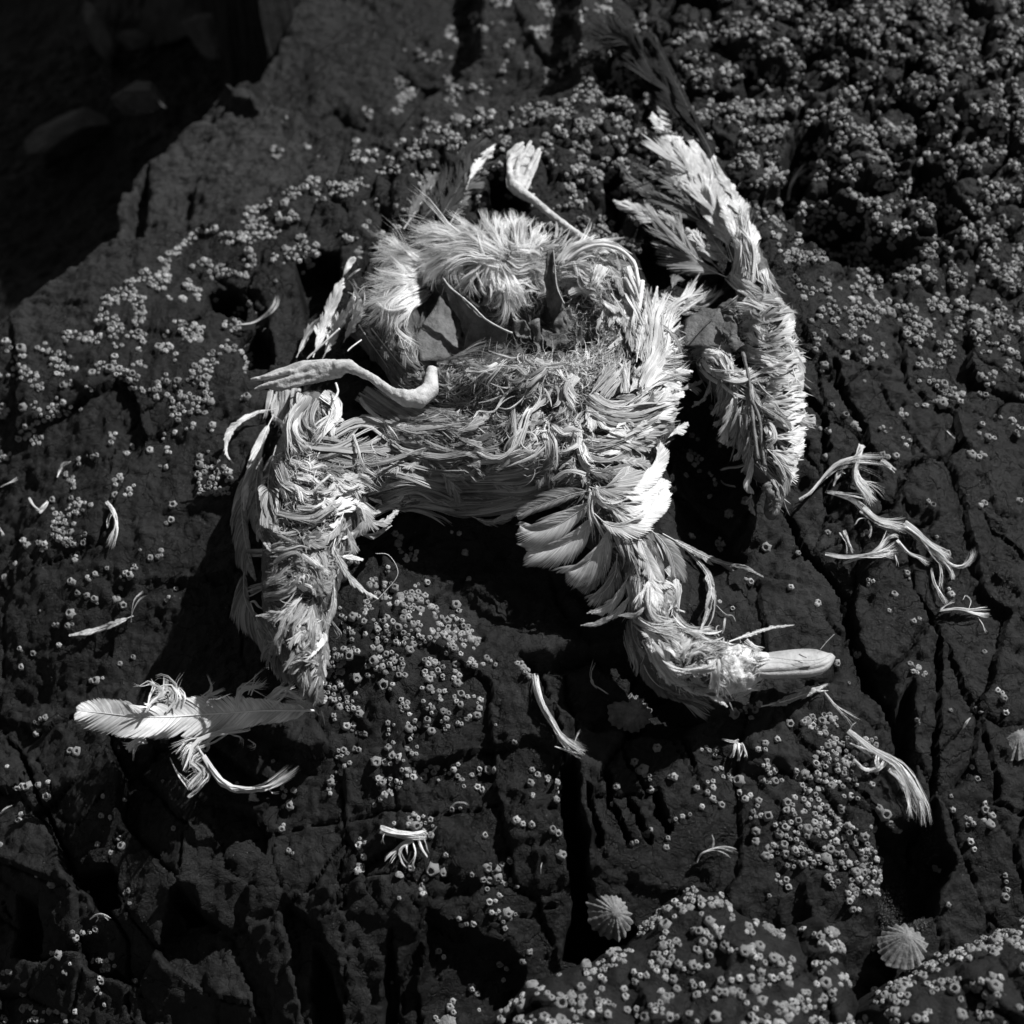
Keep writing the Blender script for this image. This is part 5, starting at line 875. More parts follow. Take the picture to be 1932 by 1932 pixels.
# ---- white and stained plumage, combed
wh = Batch(); gr = Batch()
for b_, c, p, s, n, w, lf in [
 (wh,'C',[(1170,740),(1250,880),(1300,1000),(1330,1150)],(40,30),50,12,(8,10)),(wh,'C',[(1240,640),(1280,760),(1330,860),(1350,960)],(14,20),26,16,(16,14)),(wh,'C',[(1380,1400),(1420,1200),(1440,1000),(1460,800)],(80,20),80,13,(9,12)),
 (wh,'C',[(1400,1500),(1480,1300),(1500,1100),(1560,880)],(70,60),90,12,(7,9)),(wh,'C',[(1500,1080),(1600,1000),(1750,900),(1900,830)],(50,40),90,12,(6,8)),(wh,'C',[(1330,1620),(1400,1450),(1450,1300),(1470,1200)],(80,60),80,12,(9,10)),
 (wh,'C',[(1330,1620),(1440,1450),(1560,1400),(1700,1400)],(70,70),90,12,(7,8)),(wh,'C',[(1300,1640),(1450,1540),(1600,1480),(1740,1460)],(60,50),80,12,(7,8)),(wh,'C',[(1000,1660),(1080,1560),(1150,1480),(1200,1400)],(70,60),90,10,(9,9)),
 (wh,'C',[(1200,1640),(1200,1540),(1210,1450),(1200,1380)],(70,60),70,11,(8,9)),(wh,'C',[(930,1650),(1050,1740),(1200,1760),(1400,1700),(1620,1640)],(50,30),100,13,(8,9)),(wh,'C',[(930,1700),(1100,1800),(1300,1810),(1480,1740),(1640,1660)],(50,40),100,13,(7,8)),
 (gr,'C',[(950,1780),(1100,1860),(1300,1870),(1500,1800),(1630,1700)],(50,40),70,13,(7,7)),(gr,'F',[(880,560),(1000,600),(1200,560),(1400,460),(1580,330)],(60,40),70,13,(6,6)),(gr,'F',[(880,640),(1050,690),(1250,650),(1380,560),(1500,460)],(60,50),80,13,(5,6)),
 (wh,'F',[(300,660),(340,560),(420,420),(520,320)],(50,24),60,14,(9,10)),(wh,'F',[(20,640),(150,700),(280,690),(420,620),(520,560)],(40,30),60,12,(8,9)),(wh,'F',[(0,760),(150,760),(300,740),(480,680),(640,560)],(50,40),70,12,(7,8)),(gr,'F',[(0,860),(200,860),(420,830),(600,780),(760,700)],(60,50),80,13,(7,7)),
 (gr,'F',[(-200,960),(200,960),(420,950),(650,880),(840,780)],(60,50),100,14,(6,7)),(gr,'F',[(-200,1100),(100,1090),(300,1060),(500,1020),(700,980),(880,900)],(60,50),90,14,(5,6)),(wh,'F',[(850,560),(870,680),(920,780),(1020,800)],(40,40),50,14,(9,9)),
 (wh,'F',[(600,480),(640,600),(640,700),(600,780)],(50,50),60,16,(9,9)),(wh,'F',[(860,480),(840,600),(760,640),(700,620)],(30,30),40,15,(10,10)),(wh,'F',[(640,440),(720,500),(800,460),(900,440)],(30,24),40,15,(11,11)),(wh,'F',[(900,840),(760,800),(640,880),(560,920)],(30,12),22,14,(10,10)),
 (wh,'F',[(960,960),(930,1100),(960,1280),(970,1390)],(40,10),26,9,(12,13)),(wh,'F',[(960,930),(1000,1020),(1100,1080),(1250,1120)],(50,50),70,9,(12,12)),(wh,'F',[(1250,640),(1290,700),(1380,670)],(20,8),14,8,(9,9)),
 (gr,'F',[(1050,1300),(1050,1420),(1130,1500),(1180,1600)],(70,60),70,9,(6,7)),(gr,'F',[(1150,1280),(1200,1400),(1250,1520),(1280,1650)],(70,60),90,9,(7,8)),(wh,'F',[(1240,1600),(1260,1720),(1290,1830),(1310,1930)],(30,30),40,10,(8,8)),(wh,'F',[(1540,1560),(1600,1650),(1620,1760),(1600,1900)],(24,20),40,10,(8,8)),
 # long grey flow over the belly
 (gr,'A',[(1040,1180),(1250,1300),(1450,1400),(1700,1450),(1932,1470)],(60,50),90,15,(5,6)),(gr,'A',[(1100,1120),(1350,1280),(1600,1370),(1900,1400)],(50,50),80,14,(4,5)),(gr,'A',[(1300,1240),(1500,1290),(1700,1330),(1950,1350)],(40,60),80,14,(4,5)),(wh,'A',[(1040,1140),(1090,1260),(1220,1350),(1400,1430),(1530,1445)],(12,16),34,12,(9,9)),
 (gr,'A',[(820,1480),(1000,1380),(1150,1370),(1290,1450),(1450,1530),(1700,1600)],(40,50),80,15,(8,6)),(gr,'A',[(1200,1560),(1450,1640),(1700,1700),(2000,1720)],(60,60),90,15,(5,6)),(gr,'A',[(1100,1700),(1400,1780),(1700,1840),(2100,1860)],(60,60),90,15,(5,6)),(gr,'H',[(1100,330),(1350,260),(1600,240),(1932,260)],(60,60),90,15,(5,5)),
 (gr,'H',[(1250,420),(1450,340),(1700,350),(1932,380)],(60,50),90,15,(4,5)),(gr,'H',[(1350,440),(1550,420),(1750,440),(1950,440)],(40,30),70,14,(3,4)),(wh,'H',[(1100,430),(1180,480),(1300,420),(1430,370)],(50,50),60,13,(6,7)),(wh,'A',[(1650,1700),(1750,1780),(1900,1830),(2050,1840)],(20,20),26,10,(9,9)),
 (wh,'A',[(1000,1480),(1040,1620),(1110,1760),(1260,1870)],(8,6),10,14,(13,13)),(gr,'A',[(1700,1560),(1500,1620),(1250,1720),(1000,1780)],(10,14),16,12,(12,12)),
 # left wing
 (wh,'A',[(760,1160),(860,1240),(860,1340),(770,1440),(720,1560)],(60,50),80,14,(9,10)),(wh,'A',[(640,1180),(560,1300),(520,1420),(560,1560),(600,1640)],(50,40),90,13,(8,9)),(wh,'A',[(700,1200),(640,1320),(620,1440),(680,1560)],(50,50),80,13,(9,10)),(wh,'A',[(380,1340),(450,1400),(500,1500),(600,1640)],(24,30),50,9,(8,9)),
 (gr,'A',[(440,1130),(430,1250),(410,1350),(400,1450)],(60,60),80,14,(4,4)),(gr,'A',[(560,1120),(540,1250),(520,1350)],(40,40),50,14,(4,4)),(wh,'A',[(780,1460),(840,1400),(930,1370),(900,1330),(870,1360)],(20,16),24,8,(13,13)),(gr,'A',[(600,1600),(800,1640),(1000,1600),(1250,1560)],(60,60),110,12,(7,8)),
 (wh,'A',[(500,1720),(650,1760),(780,1740),(830,1790)],(30,24),50,14,(8,9)),(wh,'A',[(540,1810),(660,1840),(760,1900)],(24,20),36,15,(8,9)),(gr,'A',[(640,1660),(850,1720),(1050,1780),(1250,1800)],(50,50),90,12,(7,8)),(wh,'A',[(700,1560),(900,1600),(1080,1640),(1200,1700)],(60,60),80,12,(8,8)),
 (wh,'H',[(430,240),(560,300),(650,360),(700,350)],(24,20),36,15,(8,9)),(wh,'H',[(680,300),(760,330),(860,330),(850,360)],(20,18),34,15,(9,9)),(wh,'H',[(880,230),(960,300),(1020,300),(1090,270)],(22,16),30,14,(9,10)),(gr,'H',[(380,500),(550,520),(700,500),(820,430)],(30,20),50,13,(7,8)),
 (wh,'H',[(560,440),(680,460),(760,440),(830,410)],(20,20),30,12,(9,9)),(gr,'H',[(330,620),(430,660),(520,700),(590,720)],(24,20),40,13,(7,8)),(wh,'H',[(360,620),(470,650),(540,640),(600,650)],(12,10),16,11,(9,9)),(gr,'H',[(120,800),(300,800),(440,760),(600,730)],(30,20),50,13,(5,7)),(wh,'H',[(440,780),(520,760),(600,740),(700,760)],(20,20),26,11,(8,8)),
 (wh,'H',[(400,900),(480,840),(560,810),(600,860),(600,940)],(16,14),26,12,(9,9)),(gr,'H',[(170,1100),(330,1040),(470,970),(560,950)],(50,30),70,13,(5,7)),(wh,'H',[(420,1000),(480,930),(560,900)],(14,10),20,11,(8,8)),(gr,'H',[(300,1130),(450,1120),(560,1060),(600,980)],(50,30),60,12,(6,8)),
 (wh,'H',[(600,820),(700,900),(780,980),(820,1030)],(40,30),60,12,(8,9)),(wh,'H',[(720,820),(760,900),(770,1000),(740,1080)],(50,40),60,11,(8,9)),(wh,'H',[(620,1060),(680,1080),(710,1140),(720,1180)],(20,20),26,9,(9,9)),(wh,'H',[(900,930),(850,1000),(800,1060)],(16,12),20,9,(9,9)),
 (gr,'H',[(620,1200),(560,1300),(520,1400),(520,1560)],(60,60),70,11,(6,7)),(wh,'H',[(480,1360),(540,1310),(620,1310)],(14,10),20,12,(9,9)),(wh,'H',[(610,1430),(600,1520),(620,1590)],(8,6),8,9,(9,9)),(gr,'H',[(700,1250),(680,1380),(660,1500),(620,1600)],(50,50),60,12,(7,7)),(gr,'H',[(260,1330),(350,1450),(420,1560),(480,1700)],(60,60),80,13,(3,4)),
 (wh,'H',[(550,1700),(600,1760),(620,1850),(640,1950)],(40,40),60,12,(4,5)),(wh,'H',[(190,1190),(230,1190),(270,1240),(310,1270)],(8,8),12,13,(9,9)),(gr,'H',[(400,30),(430,180),(470,300),(520,420)],(60,60),80,12,(4,5)),(gr,'H',[(360,300),(380,480),(400,620)],(30,30),40,12,(4,4)),
 (wh,'H',[(820,1340),(860,1400),(900,1450),(890,1500)],(12,16),16,10,(6,2)),(wh,'H',[(690,560),(790,500),(850,460),(940,400)],(30,30),40,14,(8,9)),
 # right wing
 (wh,'D',[(1300,1900),(1330,1700),(1280,1500),(1200,1300)],(90,60),110,12,(7,8)),(wh,'D',[(1420,1900),(1400,1700),(1330,1500)],(60,50),80,12,(6,7)),(wh,'E',[(900,60),(1000,150),(1080,200),(1180,260)],(60,60),90,12,(7,8)),(wh,'E',[(1150,30),(1200,150),(1230,250)],(60,30),70,12,(5,6)),
 (wh,'E',[(960,320),(1060,330),(1130,380),(1200,420)],(60,60),90,14,(6,8)),(wh,'E',[(1000,520),(1080,500),(1130,560),(1200,580)],(60,60),80,13,(6,8)),(wh,'E',[(980,640),(1100,700),(1240,740)],(50,50),80,13,(6,8)),(wh,'E',[(690,740),(760,830),(900,870),(1020,900),(1200,890)],(30,50),80,13,(8,8)),
 (wh,'E',[(620,720),(700,680),(800,700),(880,760)],(40,50),80,10,(7,8)),(wh,'E',[(800,640),(860,700),(880,800),(890,900)],(50,30),60,12,(9,9)),(wh,'E',[(560,260),(660,300),(760,260),(850,170)],(40,30),70,11,(8,9)),(wh,'E',[(350,250),(450,300),(560,330),(640,300)],(70,50),80,12,(6,8)),
 (gr,'E',[(1000,800),(1080,900),(1120,1050),(1170,1180)],(40,40),70,12,(5,6)),(wh,'E',[(1180,1060),(1260,1100),(1340,1200)],(50,50),60,13,(6,7)),(wh,'E',[(1180,1210),(1230,1270),(1250,1350),(1190,1420)],(40,30),50,12,(7,8)),(gr,'E',[(880,900),(900,1060),(880,1200),(870,1300)],(70,60),90,12,(4,6)),(gr,'E',[(1000,1120),(1010,1280),(1020,1420)],(50,40),70,12,(4,6)),
 (gr,'E',[(1060,1550),(940,1590),(840,1640)],(10,5),9,10,(6,10)),(gr,'E',[(840,1635),(850,1695),(950,1730),(1050,1765)],(4,5),6,9,(10,6)),(wh,'E',[(1450,1150),(1490,1200),(1500,1280),(1550,1340)],(5,5),6,9,(8,6)),(wh,'E',[(1455,1250),(1485,1310),(1515,1375)],(5,5),6,9,(6,4)),
 # neck and nape
 (gr,'G',[(330,330),(320,480),(340,600),(360,700)],(70,60),90,10,(5,6)),(wh,'G',[(420,400),(430,540),(470,640),(560,700)],(40,40),60,11,(7,8)),(wh,'G',[(560,380),(640,440),(640,560),(620,700)],(50,40),70,10,(6,7)),(wh,'G',[(300,640),(420,720),(560,760),(760,800)],(50,40),90,11,(7,7)),
 (wh,'G',[(620,640),(700,740),(840,810),(1000,860)],(50,30),90,11,(6,7)),(wh,'G',[(400,800),(460,920),(540,1060),(660,1180),(820,1240)],(40,30),80,13,(8,8)),(wh,'G',[(720,1020),(640,900),(560,840),(480,820)],(30,60),70,8,(8,9)),(wh,'G',[(720,1030),(760,940),(840,900),(940,900)],(20,50),60,8,(8,9)),
 (wh,'G',[(600,1140),(560,1040),(590,960)],(20,30),20,8,(8,8)),(wh,'G',[(680,1110),(780,1090),(900,1080),(980,1070)],(30,12),40,9,(9,10)),(wh,'G',[(940,1000),(950,1100),(980,1200),(1040,1280)],(40,30),70,12,(7,8)),(wh,'G',[(1040,1280),(960,1240),(860,1220),(720,1180)],(20,30),50,11,(7,7)),
 (wh,'G',[(760,1100),(800,1160),(860,1200)],(50,40),40,7,(6,8)),(gr,'G',[(280,700),(300,860),(360,1000),(420,1140)],(50,50),90,12,(3,4)),(gr,'G',[(440,1150),(600,1260),(780,1320),(940,1380)],(50,30),80,13,(3,4)),(wh,'G',[(1200,840),(1260,900),(1330,940)],(40,30),40,9,(5,6)),(wh,'G',[(1100,1290),(1200,1240),(1300,1180),(1350,1100)],(30,20),40,9,(3,4)),
 (wh,'G',[(1340,1090),(1420,1110),(1510,1090)],(20,16),24,9,(4,6)),(wh,'G',[(1240,980),(1300,1000),(1400,990)],(20,14),30,9,(3,3)),(wh,'G',[(1000,830),(960,760),(980,730),(1010,745)],(5,5),5,7,(8,16)),(wh,'G',[(1020,840),(1010,800),(1040,700),(1045,660)],(4,4),5,7,(8,16)),
 (gr,'G',[(270,690),(280,800),(330,900),(270,950)],(20,20),20,8,(5,8)),(wh,'G',[(600,560),(660,600),(720,635)],(8,4),6,7,(8,10)),(wh,'G',[(280,700),(330,750),(400,790)],(8,5),8,8,(9,9)),
]: (gr if b_ is wh and c in 'AH' and R.random() < .45 else b_).tuft(c, p, s, n, w, lf)
# matted scraps over the open belly
du = Batch(); du.tangle('C', (60,1380,900,1900), 260, 190, 8, 7, .8); gr.tangle('C', (100,1400,900,1900), 150, 190, 10, 9, .8); wh.tangle('C', (350,1380,620,1640), 170, 130, 9, 18, .9); wh.tangle('C', (600,1350,950,1560), 120, 130, 9, 14, .9)
du.tangle('C', (720,850,1200,1350), 260, 90, 7, 8, 1.4); du.tangle('C', (-100,1380,500,1800), 260, 170, 6, 8, .9); wh.tangle('F', (280,380,960,820), 200, 150, 12, 12, .8)
gr.tangle('C', (720,850,1200,1350), 160, 90, 7, 9, 1.4); wh.tangle('C', (860,880,1150,1250), 160, 70, 6, 9, 1.6); wh.tangle('C', (750,1280,1150,1500), 260, 90, 7, 9, 1.3)
wh.tangle('E', (560,620,1000,780), 200, 70, 7, 9, 1.2); wh.tangle('E', (960,300,1240,640), 160, 80, 9, 10, 1.2); wh.tangle('E', (830,520,960,700), 60, 60, 6, 8, 1.4)
gr.tangle('A', (440,1560,1350,1900), 360, 110, 8, 10, 1.0); wh.tangle('A', (500,1560,1300,1900), 240, 100, 8, 12, 1.0); gr.tangle('H', (380,200,900,900), 260, 100, 9, 9, 1.0); wh.tangle('H', (540,940,700,1080), 90, 90, 7, 12, 2.2)
wh.tangle('H', (440,1080,700,1500), 90, 90, 8, 9, 1.2); wh.tangle('G', (1000,840,1320,1280), 120, 40, 6, 4, 1.2); wh.tangle('G', (500,820,960,1260), 160, 80, 6, 9, 1.0); gr.tangle('E', (1000,900,1200,1560), 120, 70, 8, 8, 1.0)
# loose threads out of the matted belly
for p, w in [([(20,1840),(60,1780),(170,1790),(220,1730),(300,1640),(420,1570)], 16), ([(200,1750),(300,1760),(420,1670),(440,1600)], 14), ([(150,1560),(250,1600),(350,1610),(430,1580)], 12), ([(0,1570),(100,1480),(200,1420),(330,1380)], 12),
              ([(135,1310),(230,1340),(330,1370),(430,1370)], 14), ([(370,1900),(400,1850),(440,1790),(530,1740)], 16), ([(600,1880),(680,1880),(760,1830),(780,1760)], 15), ([(720,1420),(770,1520),(770,1620),(700,1700)], 12), ([(60,1720),(160,1700),(260,1660)], 8)]:
    wh.tuft('C', p, (4, 4), 5, w, (14, 13), .6, 0, False)
# down over the right breast
for p, sp, n in [([(700,660),(800,620),(900,640),(1000,700)],(40,50),80),([(680,740),(800,720),(900,760),(980,840)],(50,60),90),([(1000,560),(900,560),(800,600),(720,680)],(40,40),60),([(760,840),(880,800),(1000,800),(1080,860)],(50,50),80),([(1040,640),(1000,720),(960,800),(940,880)],(50,60),70),([(850,600),(880,700),(930,780),(1040,800)],(60,40),70)]:
    wh.tuft('C', p, sp, n, 12, (14,10), 1.4, .6)
for p, sp, n in [([(380,1420),(460,1500),(420,1600),(330,1680)],(50,50),50),([(640,1400),(560,1480),(480,1560),(400,1600)],(30,40),50),([(500,1380),(600,1440),(720,1480),(820,1460)],(50,30),50),([(700,1560),(740,1660),(720,1760),(640,1850)],(40,30),40),([(420,1800),(520,1740),(600,1660),(640,1580)],(30,30),40),([(820,1500),(760,1600),(780,1700),(860,1780)],(40,40),40),([(300,1350),(200,1420),(60,1480),(-60,1560)],(30,40),40),([(520,1500),(440,1460),(340,1480),(240,1560)],(30,40),40)]:
    (wh if R.random() < .7 else gr).tuft('C', p, sp, n, 13, (14,15), 1.6, .7)
# small body coverts laid over one another along the lie of the plumage
def flow_at(x, y):
    q = np.vstack(FLOW); w = 1/((x-q[:, 0])**2+(y-q[:, 1])**2+60)**2; v = (w[:, None]*q[:, 2:]).sum(0); return math.atan2(v[1], v[0])
ZONES = [(1190,770,100,90,26,W_),(1080,860,110,60,26,G_),(900,880,130,45,26,G_),(930,830,140,60,18,G_),(620,930,70,60,20,W_),(575,1050,50,70,16,G_),(575,1170,45,60,14,G_),(1230,680,50,60,12,W_),(1450,700,45,120,16,W_),(1400,470,30,70,8,W_),(1180,960,60,50,10,W_),(1230,1120,35,60,10,W_),(1270,1240,60,40,10,W_),(780,830,110,60,18,G_),(1150,560,50,60,10,W_)]
POOL = {}; made = 0
for zx, zy, za_, zb_, zn, zm in ZONES:
    for _ in range(int(zn)):
        x = zx+R.gauss(0, .5)*za_; y = zy+R.gauss(0, .5)*zb_; g_ = hit(x, y, over)[0]
        if bil(g_[:1], g_[1:2], BT)[0] < bil(g_[:1], g_[1:2], ZS)[0]+.004: continue
        a_ = flow_at(x, y)+R.gauss(0, .38); L_ = R.uniform(26, 60); bend = R.gauss(0, .7); pp = []; xx, yy = x, y
        for k_ in range(4): pp.append((xx/.24, yy/.24)); xx += math.cos(a_)*L_/3; yy += math.sin(a_)*L_/3; a_ += bend/3
        ww = L_*R.uniform(.16, .30)/.24
        mm = zm if R.random() < .75 else (G_ if zm is W_ else U_); big = L_ > 45 and made < 95; made += big
        vane('X', pp, ww*R.uniform(.6, 1.1), ww, mm, (R.uniform(5, 9), R.uniform(6, 13)), nb=34, split=R.uniform(.1, .4), ang=27, tip=R.uniform(.25, .5), shaft=.25 if big else 0, parent=bird, collect=None if big else POOL.setdefault(mm.name, []))
for mn, q in POOL.items():
    o_ = np.cumsum([0]+[len(v) for v, f, u in q]); child('coverts', np.vstack([v for v, f, u in q]), np.vstack([f+o_[i] for i, (v, f, u) in enumerate(q)]), bpy.data.materials[mn], 'small covert feathers too many to tell apart', 'stuff', uv=np.vstack([u for v, f, u in q]))
# undercoat: cover every bit of flesh, combed the way its neighbours lie
FL = np.vstack(FLOW); N = 26000; ux = rng.uniform(430, 1560, N); uy = rng.uniform(380, 1370, N); up = hit(ux, uy, over, 0, .16, -.3, 160)
onb = bil(up[:, 0], up[:, 1], BT) > bil(up[:, 0], up[:, 1], ZS)+.004; bare = np.zeros(N, bool)
BARE = [[(765,560),(800,510),(850,545),(900,590),(960,610),(1030,620),(1110,600),(1110,640),(1060,672),(960,672),(900,676),(795,700),(785,640)], [(1290,640),(1335,580),(1375,600),(1360,655),(1300,668)], [(1370,1205),(1500,1205),(1500,1310),(1370,1310)], [(1010,545),(1060,540),(1066,640),(1030,640)]]
for q in BARE: bare |= polyd(ux, uy, np.array(q, float)) < 0
s_ = onb & ~bare; ux, uy = ux[s_][:9000], uy[s_][:9000]
w2 = 1/((ux[:, None]-FL[None, :, 0])**2+(uy[:, None]-FL[None, :, 1])**2+60)**2; w2 /= w2.sum(1, keepdims=True); fx_ = w2@FL[:, 2]; fy_ = w2@FL[:, 3]; a_ = np.arctan2(fy_, fx_)+rng.normal(0, .28, len(ux))
ln_ = rng.uniform(16, 44, len(ux)); th = a_[:, None]+rng.normal(0, .5, len(ux))[:, None]*TT[None]; dx_ = np.cumsum(np.cos(th)*ln_[:, None]/K, 1); dy_ = np.cumsum(np.sin(th)*ln_[:, None]/K, 1)
ok_ = bil(*at(ux+dx_[:, -1], uy+dy_[:, -1], .05)[:, :2].T, BT) > 0; ok_ |= rng.random(len(ux)) < .12; ux, uy, th, dx_, dy_ = ux[ok_], uy[ok_], th[ok_], dx_[ok_], dy_[ok_]
uc = Batch(); uc.px.append(ux[:, None]+dx_); uc.py.append(uy[:, None]+dy_); uc.l.append((rng.uniform(.5, 4, len(ux))[:, None]+2*np.sin(TT*3.1)[None])/1000); uc.w.append(.0016*np.exp(rng.normal(0, .45, len(ux)))); uc.r.append(rng.normal(0, .6, (len(ux), 2)))
uc.build('undercoat', G_, 'short stained feathers next to the skin')
du.build('plumage', U_, 'dark matted scraps in the open belly')
wh.build('plumage', W_, 'matted white plumage combed in every direction'); gr.build('plumage', G_, 'stained grey plumage over belly and wings')

# ---------------------------------------------------------------- beak, bones and skin plates
bx = [(1404,1256,17),(1425,1257,21),(1450,1256,25),(1480,1254,27),(1505,1252,27.5),(1525,1251,27),(1543,1249.5,24),(1553,1248,20),(1561,1246,15.5),(1567,1243,11),(1571,1239,7),(1573,1236,3)]
bb = catmull(np.array(bx, float), 60); seg = 40; a = np.arange(seg)/seg*2*np.pi; V = []
for i, (x, y, hw) in enumerate(bb):
    t = i/59; zc = .036-.006*t; hz_ = .0150*(1-.45*t)*min(1, hw/20+.1); up_ = np.sin(a)
    r = np.ones(seg)
    r -= .17*np.exp(-((a-math.radians(112))/.10)**2)*(1-sstep(.9, 1, t))        # groove above the cutting edge
    r -= .16*np.exp(-((a-math.radians(62))/.08)**2)*sstep(.05, .3, t)*(1-sstep(.88, 1, t))   # gape between the mandibles
    r -= .16*np.exp(-((a-math.radians(80))/.10)**2)*np.exp(-((t-.62)/.10)**2)     # nostril
    r += .05*np.exp(-((a-math.radians(140))/.3)**2)*np.exp(-((t-.72)/.1)**2)
    ys = y+hw*-np.cos(a)*-1*r; zz = zc+hz_*np.sin(a)*r
    V.append(at(np.full(seg, x)+(3*np.cos(a) if t > .8 else 0), y-hw*-np.cos(a)*r, zz))
V = np.vstack(V); F = [(i*seg+j, i*seg+(j+1) % seg, (i+1)*seg+(j+1) % seg, (i+1)*seg+j) for i in range(59) for j in range(seg)]+[tuple(range(seg))[::-1], tuple(range(59*seg, 60*seg))]
beak = child('beak', V, F, M['beak'], 'smooth pale beak with a hooked tip')
tube('G', [(1250,1000),(1400,985),(1560,1003),(1700,1008),(1800,990),(1868,950)], 1.6, 1.2, M['bone'], 'gape', absz=[5.0,4.98,4.84,4.72,4.5,4.15], parent=beak, rough=0)
tube('G', [(1590,1068),(1640,1062),(1700,1056)], 3, 4.5, M['dark'], 'nostril', absz=[4.25,4.25,4.2], parent=beak, rough=0)
tube('G', [(1612,955),(1640,972),(1672,985)], 5, 3, M['bone'], 'stain_flake', absz=[4.75,4.75,4.7], parent=beak, rough=.3)
def chip(c, pts, z, m, name, parent=None, label=None, thick=.0012, warp=.004, org=None, sub=3, seed=1):
    """a torn plate: outline in crop units with a height in cm per corner, bumpy and thick"""
    import bmesh
    p = cv(c, pts); w = at(p[:, 0], p[:, 1], np.array(z, float)/100); b = bmesh.new(); ctr = w.mean(0); vs = [b.verts.new(q) for q in w]; cvx = b.verts.new(ctr); n = len(vs)
    for i in range(n): b.faces.new((vs[i], vs[(i+1) % n], cvx))
    bmesh.ops.subdivide_edges(b, edges=b.edges[:], cuts=sub*2, use_grid_fill=True); bmesh.ops.triangulate(b, faces=b.faces[:])
    co_ = np.array([q.co[:] for q in b.verts]); k = noise(co_[:, 0]*60, co_[:, 1]*60, 600+seed)*warp+noise(co_[:, 0]*190, co_[:, 1]*190, 610+seed)*warp*.35
    jx_ = noise(co_[:, 0]*130, co_[:, 1]*130, 620+seed)*warp*.5
    for v, kk, jj in zip(b.verts, k, jx_): v.co.z += kk; v.co.x += jj; v.co.y += jj*.7
    bmesh.ops.recalc_face_normals(b, faces=b.faces[:]); bmesh.ops.solidify(b, geom=b.faces[:], thickness=thick)
    me = bpy.data.meshes.new(name); org_ = BL if org is None else org
    for v in b.verts: v.co -= Vector(org_)
    b.to_mesh(me); b.free(); me.polygons.foreach_set('use_smooth', [True]*len(me.polygons)); me.materials.append(m); o = bpy.data.objects.new(name, me); C.objects.link(o); o.parent = parent or bird; tag(o, label); return o
chip('B', [(720,880),(790,960),(840,1120),(870,1320),(760,1370),(570,1390),(535,1200),(600,1080),(670,980)], [3.6,3.4,3.2,3.2,4.2,4.6,4.4,4,3.6], M['skin'], 'skin_flap', label='grey leathery skin flap inside the opened body', warp=.0022, seed=2)
chip('B', [(745,735),(860,860),(960,960),(1060,1050),(1260,1165),(1240,1240),(1080,1290),(920,1310),(930,1200),(880,1080),(800,940)], [7.6,7.4,7.2,6.9,6.5,5.6,4.6,3.6,4.2,5,6], M['bone'], 'breastbone', label='dark triangular breastbone plate with a pale rim', warp=.003, seed=3)
tube('B', [(748,738),(800,810),(900,890),(990,970),(1080,1060),(1200,1130),(1290,1170)], 7, 9, M["leg"], 'bone_rim', absz=[7.8,7.6,7.4,7.2,7,6.8])
chip('B', [(1565,520),(1615,515),(1625,700),(1690,920),(1640,1080),(1600,1060),(1560,860),(1545,700)], [8.6,8.6,7.6,6,4.2,4,5.4,7.2], M['bone'], 'keel', label='upright dark splinter of keel bone', warp=.003, seed=4)
tube('B', [(1612,520),(1625,640),(1640,800),(1680,900),(1700,940)], 5, 5, M['leg'], 'bone_rim', absz=[8.8,7.8,7,6.4])
chip('B', [(1300,1040),(1370,1070),(1440,1130),(1450,1200),(1370,1210),(1290,1160)], [6,5.8,5.6,5.2,5,5.2], M['bone'], 'rib_plate', warp=.006, seed=5)
chip('B', [(1430,1090),(1490,1080),(1530,1180),(1570,1340),(1500,1350),(1460,1240)], [6.2,6.2,5.8,5.2,5,5.4], M['bone'], 'rib_plate', warp=.006, seed=6)
chip('B', [(1690,980),(1740,960),(1780,1060),(1760,1160),(1680,1200),(1600,1160),(1640,1060)], [6.2,6.3,5.8,5.4,5.2,5,5.6], M['bone'], 'rib_plate', warp=.006, seed=7)
chip('B', [(1520,1140),(1600,1150),(1700,1190),(1760,1260),(1600,1290),(1530,1240)], [5.6,5.6,5.4,5.2,5,5.2], M['skin'], 'skin_flap', warp=.007, seed=8)
chip('B', [(1780,1150),(1840,1120),(1840,1290),(1800,1290)], [6,6.4,5.2,5.2], M['bone'], 'rib_plate', warp=.003, seed=9)
chip('E', [(560,420),(700,320),(830,330),(870,460),(830,620),(690,640),(560,620),(545,520)], [5.2,5.4,5.6,5.8,5.8,5.6,5.2,5.2], M['skin'], 'skin_flap', label='leathery skin stretched between body and right wing', warp=.0025, seed=10)
chip('E', [(860,380),(930,400),(970,520),(1010,640),(960,680),(900,620),(860,520)], [6.6,6.8,6.8,6.8,6.6,6.4,6.4], M['skin'], 'skin_flap', warp=.005, seed=11)
tube('E', [(570,600),(640,540),(720,450),(800,370)], 6, 5, M['skin'], 'sinew', absz=[6.0,6.1,6.2])
tube('E', [(1010,680),(1060,900),(1080,1100),(1100,1300),(1130,1520)], 14, 15, M['bone'], 'wing_bone', absz=[7.2,7.0,6.8,6.6,6.2], knob=.3, label='bare dark wing bone')
tube('E', [(1080,1060),(1140,1200),(1160,1400),(1180,1570)], 15, 13, M['bone'], 'wing_bone', absz=[6.9,6.8,6.5,6.2], knob=.3, label='bare dark wing bone')
tube('E', [(1190,1720),(1230,1790),(1270,1830),(1260,1900)], 42, 16, M['bone'], 'wing_knuckle', absz=[5.2,5.2,4.8,4.3], rough=.2)
tube('C', [(740,610),(880,510),(1030,478),(1180,520),(1280,620),(1310,740),(1340,900)], 12, 20, M['shaft'], 'quill', absz=[6.8,7.6,8,8,7.8,7.6,7.4], label='thick pale quill arching over the right shoulder')
